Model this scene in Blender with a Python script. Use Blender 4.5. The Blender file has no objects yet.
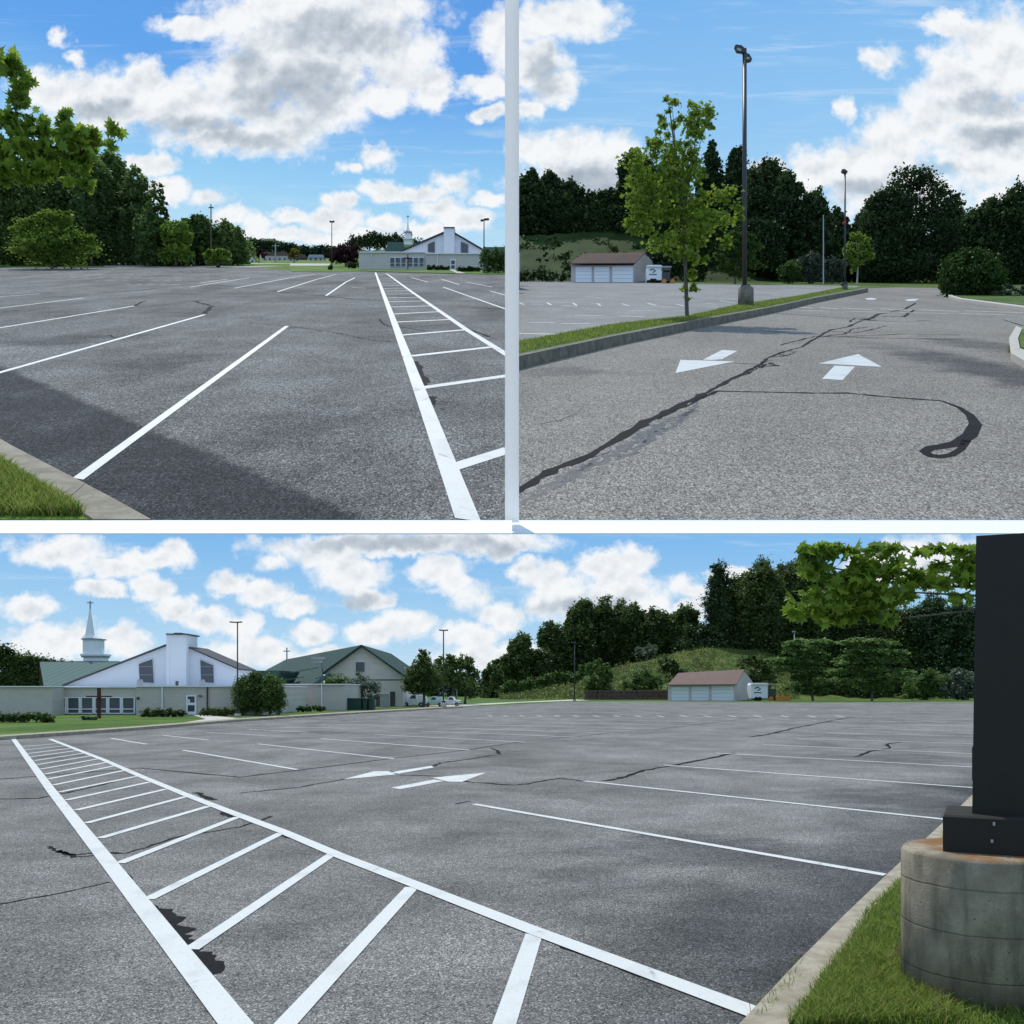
import bpy, math, random
import numpy as np
from mathutils import Vector
R = math.radians
S = bpy.context.scene
COL = S.collection
H = 1.6                     # eye height over the lower parking lot
F = 1000.0                  # focal length in picture widths of 1024
CX, CY = 512.0, 690.0       # the level camera's vanishing point

# ------------------------------------------------------------------ camera
cd = bpy.data.cameras.new('camera'); cam = bpy.data.objects.new('camera', cd); COL.objects.link(cam)
cam.location = (0, 0, H); cam.rotation_euler = (R(90), 0, 0)
cd.sensor_width = 36; cd.lens = 36 * F / 1024; cd.shift_x = 0
cd.shift_y = (CY - 512) / 1024
cd.clip_start = 0.1; cd.clip_end = 60000
S.camera = cam

# ------------------------------------------------------------------ exposure
S.view_settings.view_transform = 'Standard'; S.view_settings.look = 'None'
S.view_settings.exposure = 0.0; S.view_settings.gamma = 1
S.cycles.max_bounces = 4; S.cycles.diffuse_bounces = 3; S.cycles.glossy_bounces = 2; S.cycles.transmission_bounces = 3; S.cycles.transparent_max_bounces = 8

# ------------------------------------------------------------------ sun
SUN_EL, SUN_AZ = 62, -25    # azimuth from +Y, negative = left
sd = (math.sin(R(SUN_AZ)) * math.cos(R(SUN_EL)), math.cos(R(SUN_AZ)) * math.cos(R(SUN_EL)), math.sin(R(SUN_EL)))
sl = bpy.data.lights.new('sun', 'SUN'); sl.energy = 3.4; sl.angle = R(0.6); sl.color = (1, 0.955, 0.88)
so = bpy.data.objects.new('sun', sl); COL.objects.link(so)
so.rotation_euler = Vector(sd).to_track_quat('Z', 'Y').to_euler()

# ------------------------------------------------------------------ world: blue sky with cumulus laid out by direction
W = bpy.data.worlds.new('World'); S.world = W; W.use_nodes = True
class NT:
    def __init__(s, t): s.t = t; s.n = t.nodes; s.l = t.links
    def new(s, k, **kw):
        n = s.n.new(k)
        for a, b in kw.items(): setattr(n, a, b)
        return n
    def put(s, sock, v):
        if isinstance(v, bpy.types.NodeSocket): s.l.new(v, sock)
        elif v is not None: sock.default_value = v
    def m(s, op, a, b=None, c=None, clamp=False):
        n = s.new('ShaderNodeMath', operation=op, use_clamp=clamp)
        s.put(n.inputs[0], a); s.put(n.inputs[1], b)
        if c is not None: s.put(n.inputs[2], c)
        return n.outputs[0]
    def vm(s, op, a, b=None, c=None):
        n = s.new('ShaderNodeVectorMath', operation=op)
        s.put(n.inputs[0], a)
        if b is not None: s.put(n.inputs[1], b)
        if c is not None: s.put(n.inputs[2], c)
        return n.outputs['Value'] if op in ('LENGTH', 'DOT_PRODUCT', 'DISTANCE') else n.outputs[0]
    def noise(s, vec, scale, detail=4, rough=0.55, dist=0):
        n = s.new('ShaderNodeTexNoise'); s.put(n.inputs['Vector'], vec)
        n.inputs['Scale'].default_value = scale; n.inputs['Detail'].default_value = detail
        n.inputs['Roughness'].default_value = rough; n.inputs['Distortion'].default_value = dist
        return n.outputs[0]
    def ramp(s, fac, stops):
        n = s.new('ShaderNodeValToRGB'); s.put(n.inputs[0], fac); e = n.color_ramp.elements
        while len(e) < len(stops): e.new(0.5)
        for i, (p, c) in enumerate(stops):
            e[i].position = p; e[i].color = (*c, 1) if len(c) == 3 else c
        return n.outputs[0]
    def mix(s, f, a, b, mode='MIX'):
        n = s.new('ShaderNodeMix', data_type='RGBA', blend_type=mode)
        s.put(n.inputs[0], f)
        for i, v in ((6, a), (7, b)):
            if isinstance(v, tuple): v = (*v, 1) if len(v) == 3 else v
            s.put(n.inputs[i], v)
        return n.outputs[2]
    def step(s, v, a, b, to0=0.0, to1=1.0):
        n = s.new('ShaderNodeMapRange', interpolation_type='SMOOTHSTEP'); s.put(n.inputs[0], v)
        for i, q in enumerate((a, b, to0, to1)): s.put(n.inputs[i + 1], q)
        return n.outputs[0]
CLOUDS = [(55,92,40,20),(110,100,62,28),(143,78,24,16),(182,106,50,28),(245,85,46,42),(230,138,62,16),(300,60,80,48),(350,40,62,34),(402,60,38,42),
 (330,108,42,22),(280,128,46,26),(380,98,30,18),(432,88,18,22),(190,28,34,12),(245,20,44,16),(320,10,110,22),(490,88,30,13),(488,112,16,8),(500,35,24,26),
 (60,38,6,6),(76,57,6,4),(152,165,24,11),(165,190,24,13),(206,198,12,5),(232,217,19,10),(378,189,20,9),(376,158,12,6),(350,166,8,4),(415,194,34,8),(455,184,14,8),
 (342,201,17,9),(440,208,22,10),(465,220,32,11),(292,216,20,8),(335,221,34,12),(385,224,20,9),(425,232,30,9),(288,236,20,7),(490,198,16,8),(350,240,50,9),(258,222,12,7),(250,240,14,6),
 (565,20,52,20),(530,62,36,24),(555,88,24,16),(530,108,16,12),(572,150,46,20),(612,160,30,26),(540,150,30,16),(580,185,60,26),(881,58,11,8),(847,110,7,7),
 (1000,60,54,48),(960,85,38,44),(935,118,36,36),(1000,140,60,52),(895,142,36,30),(860,172,40,30),(812,172,26,22),(770,172,22,12),(900,190,60,30),(1010,205,40,18),(950,25,26,12),
 (62,552,46,16),(150,560,36,13),(175,553,16,13),(110,568,40,11),(28,608,26,12),(60,642,52,17),(105,588,28,8),(150,588,22,13),(175,606,26,12),(205,618,22,14),(125,640,22,15),
 (240,628,22,14),(250,652,40,15),(232,583,20,11),(262,594,30,12),(296,604,22,9),(272,561,11,6),(330,552,40,16),(350,575,34,18),(370,598,22,12),(400,545,130,11),(485,543,66,13),
 (440,572,26,15),(455,582,20,12),(474,598,12,10),(370,634,26,12),(402,625,34,13),(310,632,22,12),(470,634,30,13),(505,618,20,16),(525,570,18,12),(548,580,28,18),(560,596,34,22),
 (600,566,26,14),(632,560,24,16),(620,592,38,24),(655,606,14,16),(500,655,60,14),(340,658,50,10),(690,588,12,7),(730,573,22,6),(930,562,60,26),(870,570,30,16),(690,610,16,10)]
GREYS = [(295,92,62,34),(345,35,70,26),(190,126,60,12),(240,142,60,12),(105,110,46,12),(250,70,24,24),(985,105,48,14),(1005,135,52,14),(930,168,50,8),(545,70,20,22),(590,185,60,18),
 (400,543,120,9),(490,548,60,8),(590,606,46,12),(350,600,40,10),(960,572,50,10),(850,190,30,10)]
def build_world():
    t = W.node_tree; t.nodes.clear(); N = NT(t)
    g = N.new('ShaderNodeTexCoord').outputs['Generated']
    sp = N.new('ShaderNodeSeparateXYZ'); N.l.new(g, sp.inputs[0])
    x, y, z = sp.outputs
    yy = N.m('MAXIMUM', y, 0.05)
    u = N.m('MULTIPLY_ADD', N.m('DIVIDE', x, yy), F, CX)
    v = N.m('MULTIPLY_ADD', N.m('DIVIDE', z, yy), -F, CY)
    cb = N.new('ShaderNodeCombineXYZ'); N.l.new(u, cb.inputs[0]); N.l.new(v, cb.inputs[1]); P = cb.outputs[0]
    w1 = N.new('ShaderNodeTexNoise'); w1.inputs['Scale'].default_value = 0.035; w1.inputs['Detail'].default_value = 7; w1.inputs['Roughness'].default_value = 0.62
    N.l.new(P, w1.inputs['Vector'])
    PW = N.vm('MULTIPLY_ADD', N.vm('SUBTRACT', w1.outputs['Color'], (0.5, 0.5, 0.5)), (40, 30, 0), P)
    def field(lst, PW=PW):
        cur = None
        for (cx, cy, rx, ry) in lst:
            sm = rx < 16
            if sm: rx, ry = rx * 1.7, ry * 1.7
            q = N.vm('LENGTH', N.vm('MULTIPLY_ADD', PW, (1 / rx, 1 / ry, 0), (-cx / rx, -cy / ry, 0)))
            if sm: q = N.m('MULTIPLY_ADD', q, 0.7, 0.42)
            cur = q if cur is None else N.m('MINIMUM', cur, q)
        return N.m('SUBTRACT', 1.16, cur)
    d = field(CLOUDS)
    n1 = N.noise(P, 0.045, 8, 0.58); m1 = N.noise(P, 0.028, 4, 0.5); m2 = N.noise(N.vm('ADD', P, (-3.0, -9.0, 0)), 0.028, 4, 0.5)
    n3 = N.noise(P, 0.018, 6, 0.55)
    dd = N.m('MULTIPLY_ADD', N.m('SUBTRACT', n1, 0.5), 1.5, d)
    cov = N.m('POWER', N.step(dd, -0.22, 0.50), 0.85)
    # sky colour by elevation
    el = N.m('DIVIDE', z, N.m('SQRT', N.m('ADD', N.m('MULTIPLY', x, x), N.m('MULTIPLY', y, y))))
    low = N.ramp(N.m('MULTIPLY', el, 1.0, clamp=True), [(0.0, (0.62, 0.77, 0.88)), (0.05, (0.42, 0.67, 0.89)), (0.155, (0.20, 0.48, 0.85)),
        (0.42, (0.55, 0.77, 0.91)), (0.49, (0.33, 0.64, 0.92)), (0.60, (0.13, 0.38, 0.84)), (1.0, (0.07, 0.22, 0.66))])
    # right-hand upper sky is a paler blue
    rt = N.m('MULTIPLY', N.step(u, 500, 540), N.step(v, 540, 500))
    blue = N.mix(rt, low, N.ramp(N.m('MULTIPLY', el, 1.0, clamp=True), [(0.42, (0.48, 0.74, 0.93)), (0.54, (0.30, 0.58, 0.90)), (0.68, (0.20, 0.47, 0.86))]))
    # thin cirrus streaks
    cs = N.noise(N.vm('MULTIPLY', P, (0.006, 0.06, 0)), 1.0, 6, 0.65, 0.6)
    wisp = N.m('MULTIPLY', N.step(cs, 0.50, 0.78), 0.42)
    sky = N.mix(wisp, blue, (0.80, 0.88, 0.95))
    gd = field(GREYS)
    grey = N.step(N.m('MULTIPLY_ADD', N.m('SUBTRACT', n3, 0.5), 0.9, gd), -0.30, 0.95)
    core = N.step(dd, 0.15, 1.0)
    emb = N.m('MULTIPLY_ADD', N.m('SUBTRACT', m1, m2), 3.6, 0.5, clamp=True)
    shade = N.m('MULTIPLY_ADD', emb, -0.50, N.m('MULTIPLY_ADD', grey, 0.66, N.m('MULTIPLY', core, 0.18)), clamp=False)
    shade = N.m('ADD', shade, N.m('MULTIPLY_ADD', N.m('SUBTRACT', n1, 0.5), -0.22, 0.24), clamp=True)
    cc = N.ramp(shade, [(0.0, (0.92, 0.94, 0.96)), (0.25, (0.80, 0.84, 0.88)), (0.6, (0.56, 0.62, 0.69)), (1.0, (0.38, 0.45, 0.53))])
    col = N.mix(cov, sky, cc)
    back = N.step(y, 0.04, 0.2)
    col = N.mix(back, (0.42, 0.58, 0.80), col)
    bg = N.new('ShaderNodeBackground'); N.l.new(col, bg.inputs[0]); bg.inputs[1].default_value = 1.0
    o = N.new('ShaderNodeOutputWorld'); N.l.new(bg.outputs[0], o.inputs[0])
build_world()

# ------------------------------------------------------------------ geometry of the three lots
class Lot:
    """a parking lot plane: hor = its horizon row, hp = eye height above it, (f, rh, rc) = the lens figures that give real metres"""
    def __init__(s, hor, hp, f, rh, rc):
        s.hor, s.hp, s.f, s.rh, s.rc = hor, hp, f, rh, rc
        s.u = hp / 1.6          # world units per real metre
    def d(s, py, r=0.0): return (s.hp - r) * 1000 / (py - s.hor)
    def at(s, px, py, r=0.0):
        d = s.d(py, r); return ((px - CX) / F * d, d, H + (CY - py) / F * d)
    def real(s, px, py): 
        q = 1.6 / (py - s.rh); return np.array([(px - s.rc) * q, s.f * q])
    def unreal(s, p):
        q = p[1] / s.f; return (p[0] / q + s.rc, 1.6 / q + s.rh)
A = Lot(240, 340 * .280, 450, 255, 258)     # upper left
B = Lot(262, 340 * .258, 450, 276, 765)     # upper right
C3 = Lot(690, 1.6, 665, 694, 512)           # lower
def V(px, py, d): return ((px - CX) / F * d, d, H + (CY - py) / F * d)

def mesh(name, verts, faces, mat, parent=None, smooth=False):
    me = bpy.data.meshes.new(name)
    loc = np.array(parent.location if parent is not None and parent.type == 'EMPTY' else (0, 0, 0))
    if parent is not None and parent.type != 'EMPTY': loc = np.array(parent['_o'])
    vs = np.asarray(verts, dtype=float)
    if parent is None:
        c = vs.mean(axis=0); c[2] = vs[:, 2].min(); loc = c
    me.from_pydata((vs - loc).tolist(), [], faces); me.update()
    if mat: me.materials.append(mat)
    if smooth:
        me.polygons.foreach_set('use_smooth', [True] * len(me.polygons))
    o = bpy.data.objects.new(name, me); COL.objects.link(o)
    if parent is None: o.location = loc
    else: o.parent = parent
    o['_o'] = tuple(float(q) for q in loc)
    return o
def tag(o, label, cat, group=None):
    o['label'] = label; o['category'] = cat
    if group: o['group'] = group
    return o
def struct(o, kind='structure'): o['kind'] = kind; return o
def thing(name, loc, label, cat, group=None):
    o = bpy.data.objects.new(name, None); COL.objects.link(o); o.location = loc; o.empty_display_size = 0.2
    return tag(o, label, cat, group)
def clean():
    for o in COL.objects:
        if '_o' in o: del o['_o']

class MB:
    """collects solids, links them as one mesh"""
    def __init__(s): s.v = []; s.f = []
    def add(s, vs, fs):
        b = len(s.v); s.v += [tuple(q) for q in vs]; s.f += [[i + b for i in f] for f in fs]; return s
    def prism(s, poly, d, t):
        a = [V(px, py, d) for px, py in poly]; n = len(a)
        b = [(x, y + t, z) for x, y, z in a]
        return s.add(a + b, [list(range(n)), list(range(2 * n - 1, n - 1, -1))] + [[i, i + n, (i + 1) % n + n, (i + 1) % n] for i in range(n)])
    def rect(s, x0, y0, x1, y1, d, t): return s.prism([(x0, y0), (x0, y1), (x1, y1), (x1, y0)], d, t)
    def tube(s, pts, rad, n=8, cap=True):
        pts = [Vector(p) for p in pts]; b = len(s.v); up = Vector((0.13, 0.9, 0.3)).normalized()
        for i, p in enumerate(pts):
            t = (pts[min(i + 1, len(pts) - 1)] - pts[max(i - 1, 0)]).normalized()
            a = t.cross(up)
            if a.length < 1e-3: a = t.cross(Vector((1, 0, 0)))
            a.normalize(); c = t.cross(a)
            for k in range(n):
                an = 2 * math.pi * k / n; s.v.append(tuple(p + (a * math.cos(an) + c * math.sin(an)) * rad[i]))
        for i in range(len(pts) - 1):
            for k in range(n):
                s.f.append([b + i * n + k, b + i * n + (k + 1) % n, b + (i + 1) * n + (k + 1) % n, b + (i + 1) * n + k])
        if cap:
            s.f.append([b + k for k in range(n)][::-1]); s.f.append([b + (len(pts) - 1) * n + k for k in range(n)])
        return s
    def lathe(s, px, prof, d, n=24, rot=0.0, kk=None):
        """prof: rows (py, radius in pixels) top to bottom around a plumb axis"""
        k = (d / F); cx = (px - CX) / F * d; b = len(s.v)
        for (py, r) in prof:
            z = H + (CY - py) / F * d
            for i in range(n):
                an = 2 * math.pi * i / n + rot; s.v.append((cx + math.cos(an) * r * k, d + math.sin(an) * r * k, z))
        m = len(prof)
        for j in range(m - 1):
            for i in range(n):
                s.f.append([b + j * n + i, b + j * n + (i + 1) % n, b + (j + 1) * n + (i + 1) % n, b + (j + 1) * n + i][::-1])
        s.f.append([b + i for i in range(n)]); s.f.append([b + (m - 1) * n + i for i in range(n)][::-1])
        return s
    def square(s, px, prof, d):
        return s.lathe(px, [(y, r * 1.41421) for y, r in prof], d, 4, math.atan2(-d, -(px - CX) / F * d) + math.pi / 4)
    def obj(s, name, mat, parent=None, smooth=False): return mesh(name, s.v, s.f, mat, parent, smooth)

# ------------------------------------------------------------------ materials
def newmat(name):
    m = bpy.data.materials.new(name); m.use_nodes = True; m.node_tree.nodes.clear(); return m, NT(m.node_tree)
def finish(m, N, col, rough=0.7, spec=0.3, bump=None, bs=0.3, bd=0.02, metal=0.0):
    p = N.new('ShaderNodeBsdfPrincipled'); N.put(p.inputs['Base Color'], (*col, 1) if isinstance(col, tuple) else col)
    N.put(p.inputs['Roughness'], rough); p.inputs['Specular IOR Level'].default_value = spec; p.inputs['Metallic'].default_value = metal
    if bump is not None:
        b = N.new('ShaderNodeBump'); N.l.new(bump, b.inputs['Height']); b.inputs['Strength'].default_value = bs; b.inputs['Distance'].default_value = bd
        N.l.new(b.outputs[0], p.inputs['Normal'])
    o = N.new('ShaderNodeOutputMaterial'); N.l.new(p.outputs[0], o.inputs[0]); return m
def flatmat(name, col, rough=0.6, spec=0.3, var=0.12, scale=3.0, metal=0.0, hi=None, bump=0.0):
    """painted / weathered surface: base colour broken by two scales of noise"""
    m, N = newmat(name)
    P = N.new('ShaderNodeNewGeometry').outputs['Position']
    a = N.noise(P, scale, 5, 0.6); b = N.noise(P, scale * 9, 3, 0.6)
    f = N.m('MULTIPLY_ADD', N.m('SUBTRACT', a, 0.5), 2 * var, N.m('MULTIPLY_ADD', N.m('SUBTRACT', b, 0.5), var, 1.0))
    c = N.vm('SCALE', (0, 0, 0)); n = c.node; n.inputs[0].default_value = col; N.l.new(f, n.inputs['Scale'])
    return finish(m, N, c, rough, spec, b if bump else None, bump, 0.02, metal)

def realpos(N, lot):
    P = N.new('ShaderNodeNewGeometry').outputs['Position']
    return N.vm('MULTIPLY', P, (1 / lot.u, lot.f / 1000 / lot.u, 1 / lot.u))
def asphalt(name, lot, lo, hi, grain=0.5, gscale=60, bands=(), blobs=(), seed=0.0, sparkle=0.55, lite=()):
    """lo/hi base colours of the patchy surface; bands: (px,py,px,py, soft, amount) older/newer seal coat beside a line; blobs: stains and a painted kerb shadow (px,py,rx,ry,amount)"""
    m, N = newmat(name)
    Q = N.vm('ADD', realpos(N, lot), (seed, seed * 1.7, 0))
    Q2 = N.vm('MULTIPLY', Q, (1, 1, 0))
    big = N.noise(Q2, 0.55, 5, 0.55, 0.4); mid = N.noise(N.vm('MULTIPLY', Q2, (0.7, 1.4, 0)), 1.9, 4, 0.6)
    vo = N.new('ShaderNodeTexVoronoi'); N.l.new(Q2, vo.inputs['Vector']); vo.inputs['Scale'].default_value = gscale
    sv = N.new('ShaderNodeSeparateColor'); N.l.new(vo.outputs['Color'], sv.inputs[0]); fine = sv.outputs[0]; fine2 = N.noise(Q2, 16, 3, 0.7); wide = N.noise(Q2, 0.12, 3, 0.5)
    t = N.m('ADD', N.m('MULTIPLY', big, 0.5), N.m('ADD', N.m('MULTIPLY', mid, 0.25), N.m('MULTIPLY', wide, 0.25)))
    col = N.ramp(t, [(0.38, lo), (0.64, hi)])
    dark = None
    X = N.new('ShaderNodeSeparateXYZ'); N.l.new(realpos(N, lot), X.inputs[0])
    for (x0, y0, x1, y1, soft, amt) in bands:
        k = lot.f / 1000 / lot.u
        p0 = lot.at(x0, y0); p1 = lot.at(x1, y1)
        a = np.array([p0[0] / lot.u, p0[1] * k]); b = np.array([p1[0] / lot.u, p1[1] * k])
        dd = (b - a) / np.linalg.norm(b - a); nx, ny = -dd[1], dd[0]; c = -(nx * a[0] + ny * a[1])
        s = N.m('MULTIPLY_ADD', X.outputs[0], float(nx), N.m('MULTIPLY_ADD', X.outputs[1], float(ny), float(c)))
        s = N.m('ADD', s, N.m('MULTIPLY_ADD', big, soft * 1.4, N.m('MULTIPLY_ADD', fine2, 0.10, -0.05 - soft * 0.7)))
        f = N.m('MULTIPLY', N.step(s, float(-soft), float(soft), 1.0, 0.0), float(amt))
        dark = f if dark is None else N.m('MAXIMUM', dark, f)
    for (x0, y0, rx, ry, amt) in blobs:
        k = lot.f / 1000 / lot.u
        c = lot.at(x0, y0); e = lot.at(x0 + rx, y0); g = lot.at(x0, y0 - ry)
        ax = abs(e[0] - c[0]) / lot.u; ay = abs(g[1] - c[1]) * k
        L = N.vm('LENGTH', N.vm('MULTIPLY_ADD', realpos(N, lot), (1 / ax, 1 / ay, 0), (-c[0] / lot.u / ax, -c[1] * k / ay, 0)))
        f = N.m('MULTIPLY', N.step(N.m('MULTIPLY_ADD', N.m('SUBTRACT', mid, 0.5), 1.4, L), 0.3, 1.1, 1.0, 0.0), float(amt))
        dark = f if dark is None else N.m('MAXIMUM', dark, f)
    if dark is not None:
        col = N.mix(dark, col, N.mix(N.step(mid, 0.45, 0.75), (0.026, 0.029, 0.033), (0.055, 0.058, 0.062)))
    g1 = N.m('MULTIPLY_ADD', N.m('SUBTRACT', fine, 0.5), grain * 1.3, N.m('MULTIPLY_ADD', N.m('SUBTRACT', fine2, 0.5), 0.9 * grain, 1.0))
    g2 = N.m('ADD', g1, N.m('MULTIPLY', N.step(fine, 0.86, 0.97), sparkle))
    sc = N.vm('SCALE', col); N.l.new(g2, sc.node.inputs['Scale'])
    return finish(m, N, sc, 0.95, 0.12)
M_asA = asphalt('asphalt_upper_left', A, (0.085, 0.084, 0.080), (0.225, 0.22, 0.208), 1.05, 110, bands=[(12, 371, 362, 518, 0.05, 0.88)],
                blobs=[(60, 340, 60, 8, .5), (150, 365, 60, 14, .4), (300, 420, 60, 30, .35)], sparkle=0.9)
M_asB = asphalt('asphalt_upper_right', B, (0.19, 0.177, 0.156), (0.265, 0.248, 0.218), 0.95, 110, bands=[], blobs=[(1000, 372, 60, 30, .7), (560, 372, 60, 6, .35), (980, 345, 45, 10, .5)], seed=3.3, sparkle=0.5)  # the blob by the left kerb paints the kerb's shadow on the road
M_asB2 = asphalt('asphalt_side_lot', B, (0.20, 0.196, 0.188), (0.29, 0.284, 0.27), 0.5, 110, seed=9.1)
M_asC = asphalt('asphalt_lower', C3, (0.105, 0.104, 0.098), (0.235, 0.229, 0.215), 0.95, 130, bands=[(560, 1040, 985, 768, 1.1, 0.88), ], 
                blobs=[(900, 800, 120, 14, .5), (700, 850, 140, 18, .5), (860, 760, 130, 7, .35), (600, 880, 90, 20, .3)], seed=6.2, sparkle=0.9)

def paint(name, lot, col=(0.62, 0.63, 0.60)):
    m, N = newmat(name); Q = realpos(N, lot)
    a = N.noise(Q, 3, 5, 0.6); b = N.noise(Q, 60, 3, 0.7)
    v = N.new('ShaderNodeTexVoronoi', feature='DISTANCE_TO_EDGE'); N.l.new(N.vm('ADD', Q, N.vm('SCALE', N.new('ShaderNodeTexNoise').outputs[1])), v.inputs['Vector']); v.inputs['Scale'].default_value = 0.6
    crack = N.m('MULTIPLY', N.step(v.outputs[0], 0.0, 0.012, 1.0, 0.0), N.step(a, 0.5, 0.62))
    c = N.mix(N.m('MULTIPLY', N.step(b, 0.5, 0.72), 0.4), col, (0.40, 0.41, 0.40))
    c = N.mix(N.m('MULTIPLY', N.step(a, 0.48, 0.66), 0.4), c, (0.42, 0.43, 0.42))
    c = N.mix(N.m('MULTIPLY', crack, 0.6), c, (0.12, 0.12, 0.13))
    return finish(m, N, c, 0.6, 0.3)
M_pA, M_pB, M_pC = paint('paint_a', A), paint('paint_b', B), paint('paint_c', C3)
def tar(name, lot):
    m, N = newmat(name); Q = realpos(N, lot); a = N.noise(Q, 8, 4, 0.6); b = N.noise(Q, 80, 2, 0.6)
    c = N.ramp(N.m('MULTIPLY_ADD', b, 0.4, N.m('MULTIPLY', a, 0.6)), [(0.3, (0.008, 0.008, 0.009)), (0.75, (0.022, 0.022, 0.022))])
    return finish(m, N, c, 0.9, 0.1)
M_tA, M_tB, M_tC = tar('tar_a', A), tar('tar_b', B), tar('tar_c', C3)
def smear(name, lot):
    m, N = newmat(name); Q = realpos(N, lot); a = N.noise(N.vm('MULTIPLY', Q, (1, 1, 0)), 16, 4, 0.75); b = N.noise(Q, 95, 2, 0.7)
    c = N.ramp(N.m('MULTIPLY_ADD', b, 0.5, N.m('MULTIPLY', a, 0.5)), [(0.5, (0.035, 0.036, 0.04)), (0.66, (0.19, 0.185, 0.17))])
    return finish(m, N, c, 0.6, 0.3)
M_smB = smear('tar_smear_b', B)
def concrete(name, lot, c0, c1, stain=(0.12, 0.11, 0.09)):
    m, N = newmat(name); Q = N.vm('SCALE', N.new('ShaderNodeNewGeometry').outputs['Position']); Q.node.inputs['Scale'].default_value = 1 / lot.u
    a = N.noise(Q, 5, 6, 0.65); b = N.noise(Q, 110, 3, 0.7); w = N.noise(N.vm('MULTIPLY', Q, (6, 6, 1.0)), 2, 4, 0.6)
    c = N.mix(N.step(a, 0.3, 0.7), c0, c1)
    c = N.mix(N.m('MULTIPLY', N.step(b, 0.5, 0.75), 0.5), c, stain)
    c = N.mix(N.m('MULTIPLY', N.step(w, 0.52, 0.75), 0.45), c, stain)
    return finish(m, N, c, 0.9, 0.2, b, 0.4, 0.004 * lot.u)
M_kA = concrete('kerb_concrete_a', A, (0.24, 0.215, 0.16), (0.37, 0.335, 0.26))
M_kB = concrete('kerb_concrete_b', B, (0.13, 0.12, 0.095), (0.24, 0.22, 0.175), (.05,.048,.04))  # darkened: the shade on the island kerb's face is put into the colour
M_kC = concrete('kerb_concrete_c', C3, (0.27, 0.235, 0.17), (0.42, 0.375, 0.29))
M_path = flatmat('path_concrete', (0.50, 0.47, 0.41), 0.9, 0.2, 0.15, 0.4)
def grassmat(name, lot, c0, c1, c2=(0.20, 0.17, 0.08), big=0.6, dry=0.35):
    m, N = newmat(name); Q = N.vm('SCALE', N.new('ShaderNodeNewGeometry').outputs['Position']); Q.node.inputs['Scale'].default_value = 1 / lot.u
    a = N.noise(Q, big, 5, 0.6); b = N.noise(Q, big * 22, 4, 0.7); c_ = N.noise(Q, big * 3.3, 5, 0.6)
    c = N.mix(N.step(N.m('MULTIPLY_ADD', b, 0.5, N.m('MULTIPLY', a, 0.5)), 0.38, 0.62), c0, c1)
    c = N.mix(N.m('MULTIPLY', N.step(c_, 0.52, 0.72), dry), c, c2)
    return finish(m, N, c, 0.9, 0.1)
M_gA = grassmat('lawn_a', A, (0.05, 0.11, 0.015), (0.14, 0.24, 0.03))
M_gB = grassmat('lawn_b', B, (0.045, 0.085, 0.018), (0.11, 0.17, 0.035), dry=0.3)
M_gC = grassmat('lawn_c', C3, (0.04, 0.09, 0.015), (0.10, 0.17, 0.03), big=0.25)
M_gBd = grassmat('hill_b', B, (0.014, 0.034, 0.009), (0.045, 0.080, 0.018), (0.050, 0.045, 0.018), big=0.3, dry=0.5)
M_gCh = grassmat('hill_c', C3, (0.035, 0.07, 0.015), (0.12, 0.16, 0.035), (0.16, 0.12, 0.035), big=0.09, dry=0.75)
def blade(name, c0, c1, tr=0.35, dead=0.12):
    m, N = newmat(name); g = N.new('ShaderNodeNewGeometry'); r = g.outputs['Random Per Island']
    c = N.ramp(r, [(0.0, c0), (1 - dead, c1), (1.0, (0.35, 0.28, 0.12))])
    d = N.new('ShaderNodeBsdfDiffuse'); t = N.new('ShaderNodeBsdfTranslucent'); N.l.new(c, d.inputs[0]); N.l.new(c, t.inputs[0])
    mx = N.new('ShaderNodeMixShader'); mx.inputs[0].default_value = tr; N.l.new(d.outputs[0], mx.inputs[1]); N.l.new(t.outputs[0], mx.inputs[2])
    o = N.new('ShaderNodeOutputMaterial'); N.l.new(mx.outputs[0], o.inputs[0]); return m
M_blade = blade('grass_blade', (0.08, 0.15, 0.02), (0.34, 0.42, 0.10), 0.45, 0.2)
def leafmat(name, c0, c1, u=1.0, tr=0.3, clump=0.02, third=None):
    """leaves: tint varies by leaf and by clump of leaves"""
    m, N = newmat(name); g = N.new('ShaderNodeNewGeometry'); r = g.outputs['Random Per Island']
    n = N.noise(g.outputs['Position'], clump / u, 3, 0.6)
    c = N.ramp(N.m('MULTIPLY_ADD', r, 0.55, N.m('MULTIPLY', N.step(n, 0.3, 0.7), 0.45)), [(0.0, c0), (0.85, c1), (1.0, third or c1)])
    d = N.new('ShaderNodeBsdfDiffuse'); t = N.new('ShaderNodeBsdfTranslucent'); N.l.new(c, d.inputs[0]); N.l.new(c, t.inputs[0])
    gl = N.new('ShaderNodeBsdfGlossy'); gl.inputs['Roughness'].default_value = 0.45; gl.inputs[0].default_value = (0.6, 0.65, 0.6, 1)
    mx = N.new('ShaderNodeMixShader'); mx.inputs[0].default_value = tr; N.l.new(d.outputs[0], mx.inputs[1]); N.l.new(t.outputs[0], mx.inputs[2])
    m2 = N.new('ShaderNodeMixShader'); m2.inputs[0].default_value = 0.03; N.l.new(mx.outputs[0], m2.inputs[1]); N.l.new(gl.outputs[0], m2.inputs[2])
    o = N.new('ShaderNodeOutputMaterial'); N.l.new(m2.outputs[0], o.inputs[0]); return m
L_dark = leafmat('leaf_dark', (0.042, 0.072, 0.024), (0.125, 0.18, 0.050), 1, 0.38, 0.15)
L_darkU = leafmat('leaf_dark_upper', (0.020, 0.040, 0.017), (0.066, 0.110, 0.036), 60, 0.28, 0.15)
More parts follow.
